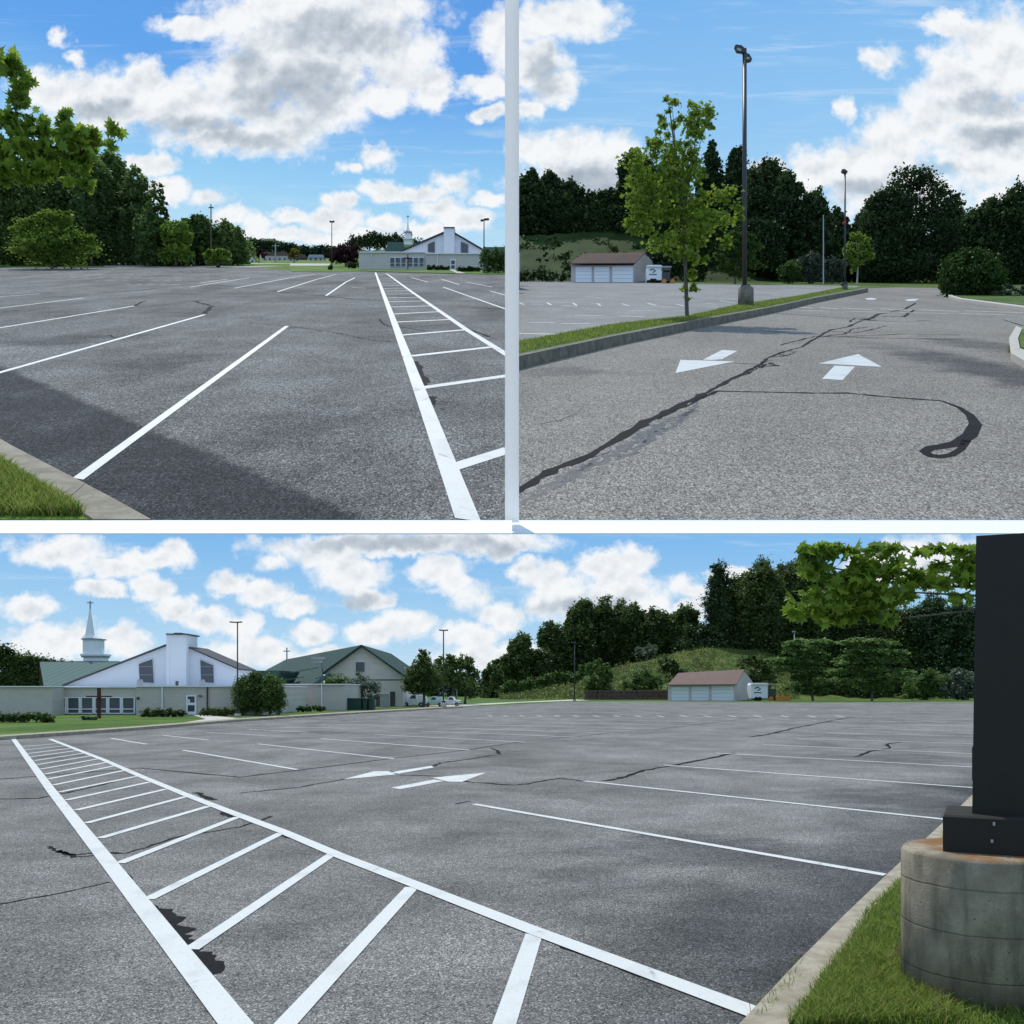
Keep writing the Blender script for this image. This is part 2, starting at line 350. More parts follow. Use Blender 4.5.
L_pine = leafmat('leaf_pine', (0.032, 0.058, 0.026), (0.090, 0.135, 0.050), 1, 0.1, 0.2)
L_mid = leafmat('leaf_mid', (0.05, 0.10, 0.026), (0.14, 0.22, 0.055), 1, 0.3, 0.2)
L_woodA = leafmat('leaf_wood_left', (0.055, 0.10, 0.032), (0.18, 0.27, 0.075), 60, 0.38, 0.15)
L_midU = leafmat('leaf_mid_upper', (0.045, 0.085, 0.024), (0.12, 0.20, 0.05), 60, 0.3, 0.15)
L_light = leafmat('leaf_light', (0.09, 0.17, 0.03), (0.22, 0.33, 0.06), 1, 0.35, 0.2)
L_lightU = leafmat('leaf_light_upper', (0.10, 0.18, 0.03), (0.26, 0.37, 0.06), 60, 0.35, 0.2)
L_maple = leafmat('leaf_maple', (0.10, 0.18, 0.018), (0.30, 0.42, 0.05), 1, 0.5, 3.0, (0.34, 0.42, 0.04))
L_mapleU = leafmat('leaf_maple_upper', (0.10, 0.18, 0.02), (0.29, 0.40, 0.05), 60, 0.5, 3.0, (0.34, 0.42, 0.04))
L_grey = leafmat('leaf_grey', (0.08, 0.11, 0.07), (0.20, 0.25, 0.17), 1, 0.2, 0.3, (0.38, 0.40, 0.34))
L_purple = leafmat('leaf_purple', (0.022, 0.010, 0.014), (0.07, 0.028, 0.035), 60, 0.2, 0.3)
L_gold = leafmat('leaf_gold', (0.14, 0.13, 0.02), (0.32, 0.26, 0.04), 60, 0.3, 0.3)
M_bark = flatmat('bark', (0.11, 0.095, 0.08), 0.95, 0.1, 0.4, 4)
M_barkl = flatmat('bark_pale', (0.38, 0.36, 0.32), 0.9, 0.1, 0.3, 0.3)
M_white = flatmat('white_siding', (0.74, 0.77, 0.82), 0.7, 0.2, 0.03, 0.3)
M_trim = flatmat('white_trim', (0.82, 0.84, 0.86), 0.6, 0.3, 0.04, 0.5)
M_darktrim = flatmat('dark_trim', (0.06, 0.065, 0.07), 0.6, 0.3, 0.1)
M_dk = flatmat('bronze_metal', (0.035, 0.034, 0.034), 0.45, 0.5, 0.15, 2)
M_pole = flatmat('pole_green_black', (0.030, 0.028, 0.023), 0.65, 0.15, 0.2, 3)
M_glassy = flatmat('window_glass', (0.05, 0.06, 0.07), 0.15, 0.6, 0.2, 0.7)
M_glassw = flatmat('smoked_glass', (0.09, 0.10, 0.115), 0.3, 0.4, 0.15, 0.7)
M_rust = flatmat('rusty_cross', (0.10, 0.04, 0.03), 0.8, 0.2, 0.2)
M_shingle = flatmat('brown_shingle', (0.18, 0.125, 0.105), 0.9, 0.1, 0.22, 1.2)
M_shingleU = flatmat('brown_shingle_upper', (0.14, 0.095, 0.08), 0.9, 0.1, 0.22, .02)
M_door = flatmat('garage_door', (0.84, 0.88, 0.92), 0.6, 0.3, 0.03, .5)
M_greenroof = flatmat('dark_green_roof', (0.028, 0.060, 0.052), 0.8, 0.2, 0.2, 0.5)
M_orange = flatmat('orange_paint', (0.55, 0.22, 0.04), 0.5, 0.4, 0.1)
M_red = flatmat('red_lamp', (0.5, 0.03, 0.02), 0.4, 0.4, 0.1)
M_tyre = flatmat('tyre', (0.02, 0.02, 0.02), 0.9, 0.2, 0.1)
M_green = flatmat('green_box', (0.03, 0.07, 0.055), 0.7, 0.2, 0.1)
M_soil = flatmat('soil', (0.10, 0.075, 0.06), 0.95, 0.1, 0.4, 0.6)
M_steel = flatmat('grey_steel', (0.33, 0.35, 0.36), 0.5, 0.4, 0.1, metal=0.3)
def blockwall(name, c0, s, seam=0.9):
    """painted concrete block: faint courses and joints"""
    m, N = newmat(name); P = N.new('ShaderNodeNewGeometry').outputs['Position']
    sp = N.new('ShaderNodeSeparateXYZ'); N.l.new(P, sp.inputs[0]); cb = N.new('ShaderNodeCombineXYZ'); N.l.new(sp.outputs[0], cb.inputs[0]); N.l.new(sp.outputs[2], cb.inputs[1])
    b = N.new('ShaderNodeTexBrick'); N.l.new(cb.outputs[0], b.inputs['Vector']); b.inputs['Scale'].default_value = 1 / s
    b.inputs['Brick Width'].default_value = 2.0; b.inputs['Row Height'].default_value = 1.0; b.inputs['Mortar Size'].default_value = 0.06
    b.inputs['Color1'].default_value = (*c0, 1); b.inputs['Color2'].default_value = (*[q * 0.93 for q in c0], 1); b.inputs['Mortar'].default_value = (*[q * seam for q in c0], 1)
    n = N.noise(P, 0.15 / s, 4, 0.6)
    c = N.mix(N.m('MULTIPLY', N.step(n, 0.45, 0.75), 0.25), b.outputs[0], tuple(q * 0.72 for q in c0))
    return finish(m, N, c, 0.85, 0.2)
M_block = blockwall('painted_block_wall', (0.58, 0.54, 0.49), 0.2)
M_blockU = blockwall('painted_block_wall_upper', (0.58, 0.54, 0.49), 9)
M_tan = blockwall('pale_clapboard', (0.70, 0.65, 0.58), 0.5, 0.9)
M_garage = blockwall('garage_siding', (0.66, 0.60, 0.59), 0.3, 0.85)
M_garageU = blockwall('garage_siding_upper', (0.55, 0.50, 0.49), 9, 0.85)
def seamroof(name, c, period, axis=0):
    m, N = newmat(name); P = N.new('ShaderNodeNewGeometry').outputs['Position']; sp = N.new('ShaderNodeSeparateXYZ'); N.l.new(P, sp.inputs[0])
    f = N.m('FRACT', N.m('DIVIDE', sp.outputs[axis], period)); e = N.step(N.m('ABSOLUTE', N.m('SUBTRACT', f, 0.5)), 0.30, 0.46)
    n = N.noise(P, 0.4 / period, 4, 0.6)
    c1 = N.mix(N.m('MULTIPLY', e, 0.5), c, tuple(q * 0.45 for q in c)); c1 = N.mix(N.m('MULTIPLY', n, 0.4), c1, tuple(q * 1.3 for q in c))
    return finish(m, N, c1, 0.85, 0.15, e, 0.4, 0.05 * period)
M_seam = seamroof('standing_seam_roof', (0.085, 0.14, 0.125), 0.75)
M_seamU = seamroof('standing_seam_roof_upper', (0.085, 0.14, 0.125), 9)
# frosted white panel that lets the sun behind it through
m_, N_ = newmat('frosted_white'); _d = N_.new('ShaderNodeBsdfDiffuse'); _t = N_.new('ShaderNodeBsdfTranslucent'); _d.inputs[0].default_value = (0.9, 0.9, 0.9, 1); _t.inputs[0].default_value = (0.95, 0.95, 0.95, 1)
_m = N_.new('ShaderNodeMixShader'); _m.inputs[0].default_value = 0.97; N_.l.new(_d.outputs[0], _m.inputs[1]); N_.l.new(_t.outputs[0], _m.inputs[2]); _o = N_.new('ShaderNodeOutputMaterial'); N_.l.new(_m.outputs[0], _o.inputs[0]); M_frost = m_
M_edge = flatmat('white_coping', (0.90, 0.90, 0.90), 0.6, 0.3, 0.02, 0.02)

# ------------------------------------------------------------------ ground helpers
def patch(name, lot, pts, mat, r=0.0, kind='structure', wall=0.0):
    """flat sheet on a lot, corners by where they show; raised r; wall>0 gives it sides going down"""
    v = [lot.at(x, y, r) for x, y in pts]; n = len(v); f = [list(range(n))]
    # make the face look up
    a = np.array(v); c = np.cross(a[1] - a[0], a[2] - a[0])
    area = sum(a[i][0] * a[(i + 1) % n][1] - a[(i + 1) % n][0] * a[i][1] for i in range(n))
    if area < 0: f = [f[0][::-1]]
    if wall:
        v += [(x, y, z - wall) for x, y, z in v]
        f += [[i, (i + 1) % n, (i + 1) % n + n, i + n] for i in range(n)]
    o = mesh(name, v, f, mat)
    if kind: o['kind'] = kind
    return o
def ribbon(name, lot, pts, w, mat, r, kind='structure', jitter=0.0, seed=1, sub=0):
    """painted line or crack: a strip of real width w metres (number or list) along pts"""
    rg = random.Random(seed)
    if sub:
        q = []
        ws = [w] * len(pts) if not isinstance(w, (list, tuple)) else list(w)
        nw = []
        for i in range(len(pts) - 1):
            for k in range(sub):
                t = k / sub; q.append((pts[i][0] * (1 - t) + pts[i + 1][0] * t, pts[i][1] * (1 - t) + pts[i + 1][1] * t)); nw.append(ws[i] * (1 - t) + ws[i + 1] * t)
        q.append(pts[-1]); nw.append(ws[-1]); pts, w = q, nw
    P = [lot.real(x, y) for x, y in pts]; ws = w if isinstance(w, (list, tuple)) else [w] * len(P)
    L, Rr = [], []
    for i, p in enumerate(P):
        t = P[min(i + 1, len(P) - 1)] - P[max(i - 1, 0)]; t = t / (np.linalg.norm(t) + 1e-9); n = np.array([-t[1], t[0]])
        ww = ws[i] / 2
        j = jitter * ws[i]
        if j: p = p + n * rg.uniform(-j, j); ww *= rg.uniform(0.55, 1.45)
        L.append(lot.unreal(p + n * ww)); Rr.append(lot.unreal(p - n * ww))
    v = [lot.at(x, y, r) for x, y in L] + [lot.at(x, y, r) for x, y in Rr]; m = len(P)
    o = mesh(name, v, [[i, i + m, i + m + 1, i + 1] for i in range(m - 1)], mat)
    if kind: o['kind'] = kind
    return o
def kerb(name, lot, inner, outer, hgt, mat, label=None):
    """raised kerb: inner and outer top edges by where they show, with both faces down to the lot"""
    r = hgt * lot.u; a = [lot.at(x, y, r) for x, y in outer]; b = [lot.at(x, y, r) for x, y in inner]; n = len(a)
    dn = lambda p: (p[0], p[1], p[2] - r * 1.15)
    v = a + b + [dn(p) for p in a] + [dn(p) for p in b]; f = []
    for i in range(n - 1):
        f += [[i, i + 1, n + i + 1, n + i], [i, 2 * n + i, 2 * n + i + 1, i + 1], [n + i, n + i + 1, 3 * n + i + 1, 3 * n + i]]
    f += [[0, n, 3 * n, 2 * n], [n - 1, 3 * n - 1, 4 * n - 1, 2 * n - 1]]
    o = mesh(name, v, f, mat); o['kind'] = 'structure'; return o
def blades(name, lot, poly, n, hgt, mat, r=0.0, seed=1, wid=0.004, lean=0.5):
    """loose grass over a polygon (picture outline on the raised plane), real metres"""
    rg = np.random.RandomState(seed); pl = np.array(poly); lo, hi = pl.min(0), pl.max(0); W_ = [lot.at(x, y, r) for x, y in poly]
    W_ = np.array(W_); lo, hi = W_[:, :2].min(0), W_[:, :2].max(0); pts = []
    while sum(len(q) for q in pts) < n:
        c = rg.uniform(lo, hi, (n * 2, 2)); ins = np.zeros(len(c), bool); j = len(W_) - 1
        for i in range(len(W_)):
            xi, yi, xj, yj = W_[i][0], W_[i][1], W_[j][0], W_[j][1]
            cr = ((yi > c[:, 1]) != (yj > c[:, 1])) & (c[:, 0] < (xj - xi) * (c[:, 1] - yi) / (yj - yi + 1e-12) + xi); ins ^= cr; j = i
        pts.append(c[ins])
    c = np.concatenate(pts)[:n]; slope = (CY - lot.hor) / F; z = H - (lot.hp - r) + slope * c[:, 1]
    base = np.stack([c[:, 0], c[:, 1], z], 1); u = lot.u
    an = rg.uniform(0, 2 * np.pi, n); h = hgt * rg.uniform(0.45, 1.25, n) * u; ln = rg.normal(0, lean, (n, 2)) * h[:, None]
    sx = np.stack([np.cos(an), np.sin(an), 0 * an], 1) * (wid * u)
    mid = base + np.stack([ln[:, 0] * .35, ln[:, 1] * .35, h * .6], 1); top = base + np.stack([ln[:, 0], ln[:, 1], h * .95], 1)
    v = np.stack([base - sx, base + sx, mid + sx * .8, mid - sx * .8, top], 1).reshape(-1, 3)
    i = np.arange(n)[:, None] * 5
    fs = (i + np.array([0, 1, 2, 3])).tolist() + (i + np.array([3, 2, 4])).tolist()
    o = mesh(name, v, fs, mat); o['kind'] = 'stuff'; return o

# ------------------------------------------------------------------ trees
MAPLE = np.array([(0, -.5), (.09, -.30), (.34, -.40), (.30, -.18), (.56, -.02), (.32, .04), (.42, .30), (.18, .20), (.0, .62), (-.18, .20), (-.42, .30), (-.32, .04), (-.56, -.02), (-.30, -.18), (-.34, -.40), (-.09, -.30)])
def leaves(name, pts, size, mat, parent, rg, shape='quad', up=0.6):
    n = len(pts); nr = rg.normal(0, 1, (n, 3)); nr[:, 2] += up * np.sign(nr[:, 2] + 0.4) ; nr /= np.linalg.norm(nr, axis=1)[:, None]
    t = np.cross(nr, rg.normal(0, 1, (n, 3))); t /= np.linalg.norm(t, axis=1)[:, None]; b = np.cross(nr, t)
    sh = MAPLE if shape == 'maple' else np.array([(-.5, -.12), (0, -.5), (.5, .1), (.05, .55)])
    s = (size * rg.uniform(0.6, 1.3, n))[:, None, None]
    v = pts[:, None, :] + s * (t[:, None, :] * sh[None, :, 0:1] + b[:, None, :] * sh[None, :, 1:2])
    if shape == 'maple': v = v - nr[:, None, :] * s * (np.abs(sh[None, :, 0:1]) * 0.35)
    k = len(sh); f = (np.arange(n)[:, None] * k + np.arange(k)).tolist()
    return mesh(name, v.reshape(-1, 3), f, mat, parent)
def crown_points(blobs, n, d, rg, spread=0.16, deep=1.0, shell=0.55):
    k = d / F; ar = np.array([b[2] * b[3] for b in blobs], float); pr = ar / ar.sum(); out = []
    for (cx, cy, rx, ry), p in zip(blobs, pr):
        m = max(int(n * p), 12); nc = max(3, int(m / 22)); c0 = np.array(V(cx, cy, d))
        g = rg.normal(0, 1, (nc, 3)); g /= np.linalg.norm(g, axis=1)[:, None]; g *= (rg.uniform(0, 1, nc) ** (0.33 * (1 - shell) + 0.12))[:, None]
        rd = (rx + ry) / 2 * deep
        cen = c0 + g * np.array([rx, rd, ry]) * k
        idx = rg.randint(0, nc, m); cs = rg.uniform(0.5, 1.4, nc)[idx][:, None]
        out.append(cen[idx] + rg.normal(0, 1, (m, 3)) * np.array([rx, rd, min(ry, rx)]) * k * spread * cs)
    return np.concatenate(out)
def oak(cx, top, bot, hw, rg, n=9):
    h = bot - top; o = [(cx, top + h * .55, hw * .62, h * .40)]
    for i in range(n):
        a = rg.uniform(0, 2 * math.pi) if i > 2 else (-math.pi / 2 + (i - 1) * 0.8); rr = 0.62
        x = cx + math.cos(a) * hw * rr; y = top + h * .5 + math.sin(a) * h * .5 * rr
        o.append((x, y, hw * rg.uniform(.30, .46), h * rg.uniform(.15, .24)))
    o += [(cx - hw * .45, bot - h * .16, hw * .55, h * .17), (cx + hw * .45, bot - h * .16, hw * .55, h * .17)]
    return o
def pine(cx, top, bot, hw, rg, n=9):
    h = bot - top; o = [(cx, top + h * .04, hw * .10, h * .045)]
    for i in range(n):
        t = (i + 0.6) / n; y = top + h * t; w = hw * (0.14 + 0.9 * t ** 0.75) * rg.uniform(.6, 1.15)
        for s in (-1, 1):
            w2 = w * rg.uniform(.7, 1.15); o.append((cx + s * w2 * .48, y + rg.uniform(-.02, .02) * h, w2 * .55, h * .075 * rg.uniform(.8, 1.4)))
        o.append((cx, y, w * .5, h * .08))
    return o
def layered(cx, top, bot, hw, rg, n=6):
    h = bot - top; o = []
    for i in range(n):
        t = (i + .5) / n; y = top + h * t; w = hw * (0.45 + 0.6 * math.sin(math.pi * min(1, t * .9 + .12)))
        for q in range(4):
            x = cx + rg.uniform(-.75, .75) * w; o.append((x, y + rg.uniform(-.06, .06) * h, w * rg.uniform(.26, .42), h * .07))
        o.append((cx, y, w * .5, h * .09))
    return o
TN = 0
def tree(name, label, bx, by, d, blobs, mat, dens=1.0, ls=2.2, tr=1.6, cat='tree', group=None, bark=None, shape='quad', spread=0.16, trunk=True, up=0.6, deep=1.0, limbs=True, shell=.55, crown='crown', core=1):
    """bx,by: foot; d: distance; blobs: crown masses (picture position and radii); dens: leaves per square pixel; ls: leaf size, tr: trunk radius, in pixels"""
    global TN
    TN += 1; rg = np.random.RandomState(TN * 7 + 3); k = d / F
    root = thing(name, V(bx, by, d), label, cat, group)
    area = sum(b[2] * b[3] * 3.14 for b in blobs); n = int(area * dens)
    pts = crown_points(blobs, n, d, rg, spread, deep, shell)
    sz = np.full(len(pts), ls * k)
    if shape == 'quad' and core:
        cp = crown_points([(x, y, rx * .8, ry * .8) for x, y, rx, ry in blobs], int(n * .16 * core), d, rg, spread, deep, 0.0); pts = np.concatenate([pts, cp]); sz = np.concatenate([sz, np.full(len(cp), ls * k * 2.6)])
    leaves(crown, pts, sz, mat, root, rg, shape, up)
    if trunk:
        mb = MB(); tb = min(blobs, key=lambda b: b[1]); cy = sum(b[1] * b[2] * b[3] for b in blobs) / sum(b[2] * b[3] for b in blobs)
        cxm = sum(b[0] * b[2] * b[3] for b in blobs) / sum(b[2] * b[3] for b in blobs)
        foot = Vector(V(bx, by, d)); mid = Vector(V(bx * .5 + cxm * .5, cy, d)); topp = Vector(V(tb[0], tb[1] + tb[3] * .3, d))
        q1 = foot.lerp(mid, .5) + Vector((rg.uniform(-.6, .6) * tr * k, 0, 0))
        mb.tube([foot - Vector((0, 0, tr * k)), foot + Vector((0, 0, tr * k)), q1, mid, topp], [tr * k * 1.5, tr * k, tr * k * .85, tr * k * .55, tr * k * .15], 8)
        if limbs:
            for (x, y, rx, ry) in blobs[:14]:
                t = rg.uniform(.25, .9); p = q1.lerp(mid, t); e = Vector(V(x, y, d)) + Vector((0, rg.uniform(-.4, .4) * rx * k, 0))
                mb.tube([p, p.lerp(e, .5) + Vector((0, 0, -.06 * (e - p).length)), e], [tr * k * .45, tr * k * .28, tr * k * .1], 5)
        mb.obj('trunk', bark or M_bark, root, True)
    return root
# ================================================================== THE LOWER LOT
patch('ground', C3, [(-3500, 694.6), (4500, 694.6), (2600, 1500), (-1600, 1500)], M_gC)
patch('parking_lot', C3, [(-520, 790), (0, 737), (130, 728.5), (236, 720), (345, 713.2), (480, 706.2), (572, 701.8), (668, 701.4), (770, 702.2), (905, 702.8), (1300, 703), (1500, 1500), (-1500, 1500)], M_asC, 0.004)
patch('road', C3, [(420, 706.3), (463, 704.3), (575, 699.4), (590, 700.2), (520, 702.6), (463, 706.2)], M_path, 0.006)
patch('verge', C3, [(905, 700.4), (1300, 700.4), (1300, 702.9), (905, 702.7)], M_gC, 0.006)
patch('service_road', C3, [(905, 702.0), (1300, 702.0), (1300, 703.1), (780, 702.6)], M_asC, 0.012)
# lawn in front of the church, its kerb, the door path
patch('lawn', C3, [(-520, 782), (0, 735), (130, 726.5), (236, 718), (345, 711.6), (415, 707.4), (415, 704), (-900, 704)], M_gC, 0.10, wall=0.1)
kerb('kerb', C3, [(-520, 781), (0, 735), (130, 726.5), (236, 718.2), (345, 711.8), (463, 705.3)], [(-520, 788), (0, 736.6), (130, 728), (236, 719.6), (345, 713), (463, 706.4)], 0.12, M_kC)
patch('path', C3, [(190, 714.2), (198, 714.2), (240, 718.4), (196, 721.8), (182, 722.6), (206, 719)], M_path, 0.11)
# verge bottom right with its kerb
patch('grass_verge', C3, [(780, 1030), (803, 1003), (844, 947), (870.5, 906), (906, 872), (973, 806), (1040, 760), (1500, 760), (1500, 1100), (780, 1100)], M_gC, 0.075, wall=0.08)
kerb('kerb', C3, [(740, 1080), (788, 1025), (803, 1003), (844, 947), (872, 908), (908, 874), (975, 808), (1040, 750)], [(690, 1080), (738, 1025), (753, 1009), (797, 962), (841, 918), (885, 876), (947, 818.6), (974, 793), (1035, 738)], 0.09, M_kC)
blades('grass', C3, [(784, 1026), (803, 1003), (842, 950), (870.5, 908), (906, 875), (973, 809), (1030, 800), (1060, 1030)], 60000, 0.055, M_blade, 0.075, 3, 0.0026)
blades('dry_grass', C3, [(868, 985), (905, 940), (925, 975), (960, 1010), (900, 1015)], 2600, 0.05, blade('dry_blade', (.14, .12, .05), (.34, .27, .13)), 0.078, 13, 0.003)
blades('weeds', C3, [(742, 1020), (797, 965), (808, 972), (768, 1024)], 70, 0.09, M_blade, 0.06, 5, 0.0022)
blades('grass', C3, [(798, 1030), (850, 955), (880, 960), (960, 1024)], 9000, 0.09, M_blade, 0.07, 8, 0.0030)

def line(lot, pts, w=0.1, mat=None, r=0.006, name='parking_line'): return ribbon(name, lot, pts, w, mat, r)
PL = lambda pts, w=0.1, r=.010: line(C3, pts, w, M_pC, r)
PL([(9, 732.5), (15, 741), (51, 790), (90, 839), (112, 866.5), (225, 1010), (240, 1029)], 0.137, r=.0125)
PL([(50, 739), (103, 759.5), (143, 777), (186, 794.6), (232.4, 812.5), (282, 831), (340, 855.5), (412, 883), (536, 931), (752, 1011), (800, 1030)], 0.135, r=.0125)
for a, b in [((191, 949), (332, 854)), ((148, 899), (281, 833)), ((119.5, 863), (237.4, 817)), ((100, 838), (209, 806)), ((86, 823), (186, 796.5)), ((76, 810), (166, 789)),
             ((66, 800), (149.5, 782)), ((59, 792), (138, 776)), ((53, 785), (126, 770)), ((48, 779), (116, 765.5)), ((45, 774), (108, 762)), ((41, 769), (100, 758.5)), ((37, 764.6), (93, 755.4)),
             ((34, 760.6), (87, 752.6)), ((30, 757), (80, 750)), ((27, 753.6), (74, 747.8)), ((24, 750), (68, 745.6)), ((21, 746.6), (61, 743.2)), ((276, 1034), (412, 887)), ((499, 1040), (534, 934))]:
    PL([a, b], 0.105 if a[1] < 1000 else .115)
for a, b, w in [((111, 738.3), (146, 744), .1), ((163, 735.3), (208.5, 740), .1), ((206, 732.4), (266, 735.4), .1), ((249, 729.4), (309, 732.2), .1), ((182.6, 750), (297, 769.5), .1), ((258, 743.8), (394, 758.6), .1),
                ((321, 738.6), (470, 750), .1), ((375, 734.4), (525, 742), .1), ((420, 731), (577, 737), .1), ((455, 728), (620, 733.4), .1), ((480, 724.8), (655, 729), .1), ((530, 721.8), (700, 726), .1), ((560, 719.6), (730, 722), .1),
                ((285, 727), (346, 728.2), .1), ((320, 724), (380, 725.4), .09), ((352, 721.6), (425, 722.8), .09), ((380, 719), (470, 720.4), .08), ((300, 733.4), (318, 734), .08),
                ((474, 804), (885, 874.6), .1), ((585, 781), (947, 819.4), .1), ((664, 765), (974, 787.6), .1), ((716, 753), (974, 767), .1), ((764, 744.6), (974, 753.6), .1), ((797, 738.4), (1030, 745.4), .1),
                ((827, 733), (1030, 737.6), .1), ((850, 728.4), (1030, 731.6), .1), ((870, 724.6), (1030, 727), .1), ((890, 721), (1030, 723), .08), ((905, 718.4), (1030, 719.8), .07), ((905, 712.6), (1030, 713.4), .06)]:
    PL([a, b], w)
for i in range(17):      # the far row of short dashes
    x = 488 + i * 15 + i * i * 0.42; PL([(x, 715.6), (x + 4 + i * .3, 716.2 + i * .06)], .16)
for i in range(9):
    x = 722 + i * 26; PL([(x, 717.6 + i * .5), (x + 17, 719 + i * .5)], .09)
for x in (486, 520, 560, 600, 640, 690, 760): PL([(x, 712), (x + 22, 712.3)], .08)
def poly_mark(name, lot, pts, mat, r): return patch(name, lot, pts, mat, r)
poly_mark('painted_arrow_head', C3, [(344, 779), (374, 771.2), (388, 771), (396, 774.4), (362, 777.6)], M_pC, .010)
poly_mark('painted_arrow_shaft', C3, [(391, 772.6), (398, 771), (431, 765.8), (434, 767.4), (399, 773.6)], M_pC, .0105)
poly_mark('painted_arrow_head', C3, [(432, 777.6), (486, 772.6), (462, 781.8), (448, 781.6)], M_pC, .010)
poly_mark('painted_arrow_shaft', C3, [(391, 787.6), (434, 779.6), (444, 781), (400, 789.2)], M_pC, .0105)
CR = lambda pts, w=0.05, j=.35, r=.007: ribbon('crack_sealant', C3, pts, [q * 1.35 for q in w] if isinstance(w, list) else w * 1.35, M_tC, r, jitter=j, seed=int(pts[0][0] * 7 + pts[0][1]), sub=6)
CR([(0, 799), (39, 798), (80, 790), (112, 782)], .04); CR([(0, 779), (40, 776), (140, 768), (240, 777), (300, 770), (380, 760), (466, 750), (520, 742), (600, 734), (660, 729), (735, 720), (800, 712), (860, 706)], .055)
CR([(240, 793), (300, 787), (345, 779)], .045); CR([(434, 766), (440, 763), (470, 759), (500, 754), (497, 750), (490, 748)], .06); CR([(400, 775), (440, 776), (470, 782), (512, 785), (526, 784), (560, 778), (583, 781)], .05)
CR([(604, 781), (625, 777), (640, 771), (670, 766), (705, 759), (735, 753)], .09); CR([(752, 737), (775, 733), (790, 729), (815, 724), (852, 717)], .12); CR([(0, 904), (60, 893), (110, 882)], .016); CR([(855, 757), (872, 751), (890, 748), (886, 744), (902, 742)], .07)
CR([(50, 846), (58, 851), (72, 855), (100, 852), (128, 853), (180, 836), (240, 827), (262, 820), (272, 816)], .03, .5); CR([(60, 850), (75, 857), (98, 855)], .03, .6); CR([(455, 804), (470, 801)], .03)
CR([(152, 905), (166, 915), (178, 930), (188, 944)], [.03, .09, .10, .04], .3); CR([(194, 950), (205, 960), (214, 974)], [.05, .10, .06], .3); CR([(121, 868), (130, 880), (138, 892)], .035, .3)
CR([(196, 792.4), (214, 800)], .07); CR([(222, 812), (236, 817)], .08); CR([(284, 834.5), (292, 838)], .07); CR([(560, 947), (600, 960), (640, 977)], .012, .3)
CR([(330, 857), (310, 872), (297, 882)], .012)

# ---- near lamp post on its concrete drum
dN = 5.1
t = thing('lamp_post', V(985, 1004, dN), 'thick dark square lamp post on a big round concrete drum at the bottom right corner', 'lamp post')
m, N = newmat('drum_concrete'); P_ = N.new('ShaderNodeNewGeometry'); pos = P_.outputs['Position']
a_ = N.noise(pos, 4, 6, .65); b_ = N.noise(pos, 90, 3, .7); w_ = N.noise(N.vm('MULTIPLY', pos, (7, 7, 1.2)), 1.4, 4, .6)
sp_ = N.new('ShaderNodeSeparateXYZ'); N.l.new(pos, sp_.inputs[0]); sn = N.new('ShaderNodeSeparateXYZ'); N.l.new(P_.outputs['Normal'], sn.inputs[0])
hz = N.m('FRACT', N.m('MULTIPLY', N.m('ADD', sp_.outputs[2], N.m('MULTIPLY', a_, .02)), 4.6)); ln_ = N.step(N.m('ABSOLUTE', N.m('SUBTRACT', hz, .5)), .465, .5)
pit = N.new('ShaderNodeTexVoronoi'); pit.inputs['Scale'].default_value = 26; N.l.new(pos, pit.inputs['Vector']); pits = N.m('MULTIPLY', N.step(pit.outputs['Distance'], .05, .17, 1., 0.), N.step(a_, .45, .6))
c_ = N.mix(N.step(a_, .3, .72), (.20, .17, .12), (.38, .33, .24)); c_ = N.mix(N.m('MULTIPLY', N.step(w_, .45, .66), .5), c_, (.065, .06, .045))
c_ = N.mix(N.m('MULTIPLY', N.step(b_, .5, .75), .35), c_, (.10, .10, .09)); c_ = N.mix(N.m('MULTIPLY', ln_, .45), c_, (.06, .06, .055)); c_ = N.mix(pits, c_, (.03, .03, .03))
rr_ = N.m('MULTIPLY', N.step(sn.outputs[2], .5, .9), N.step(N.noise(pos, 9, 4, .6), .34, .55)); px_ = N.step(sp_.outputs[0], 2.10, 2.20)
c_ = N.mix(N.m('MULTIPLY', N.m('MULTIPLY', rr_, px_), .85), c_, (.24, .115, .045))
bh = N.m('SUBTRACT', b_, N.m('ADD', N.m('MULTIPLY', pits, 2.), ln_)); M_drum = finish(m, N, c_, .92, .15, bh, .5, .006)
MB().lathe(985, [(848, 70), (849, 76), (852, 78.5), (930, 78.5), (1012, 78)], dN, 64).obj('concrete_base', M_drum, t, True)
bp = MB().square(995, [(812, 44), (814, 46), (848.2, 46)], dN).obj('base_cover', M_pole, t)
MB().square(1002, [(537.5, 23), (813, 26.5)], dN).obj('pole', M_pole, t)
MB().square(975.5, [(746.5, 2.6), (747, 3.2), (780, 3.2), (780.5, 2.6)], dN + .06).obj('handhole_cover', M_dk, t)
for x_, y_ in ((994, 824), (992, 841)): MB().square(x_, [(y_ - 1.6, 1.1), (y_ + 1.6, 1.1)], dN - .225).obj('screw', M_steel, bp)

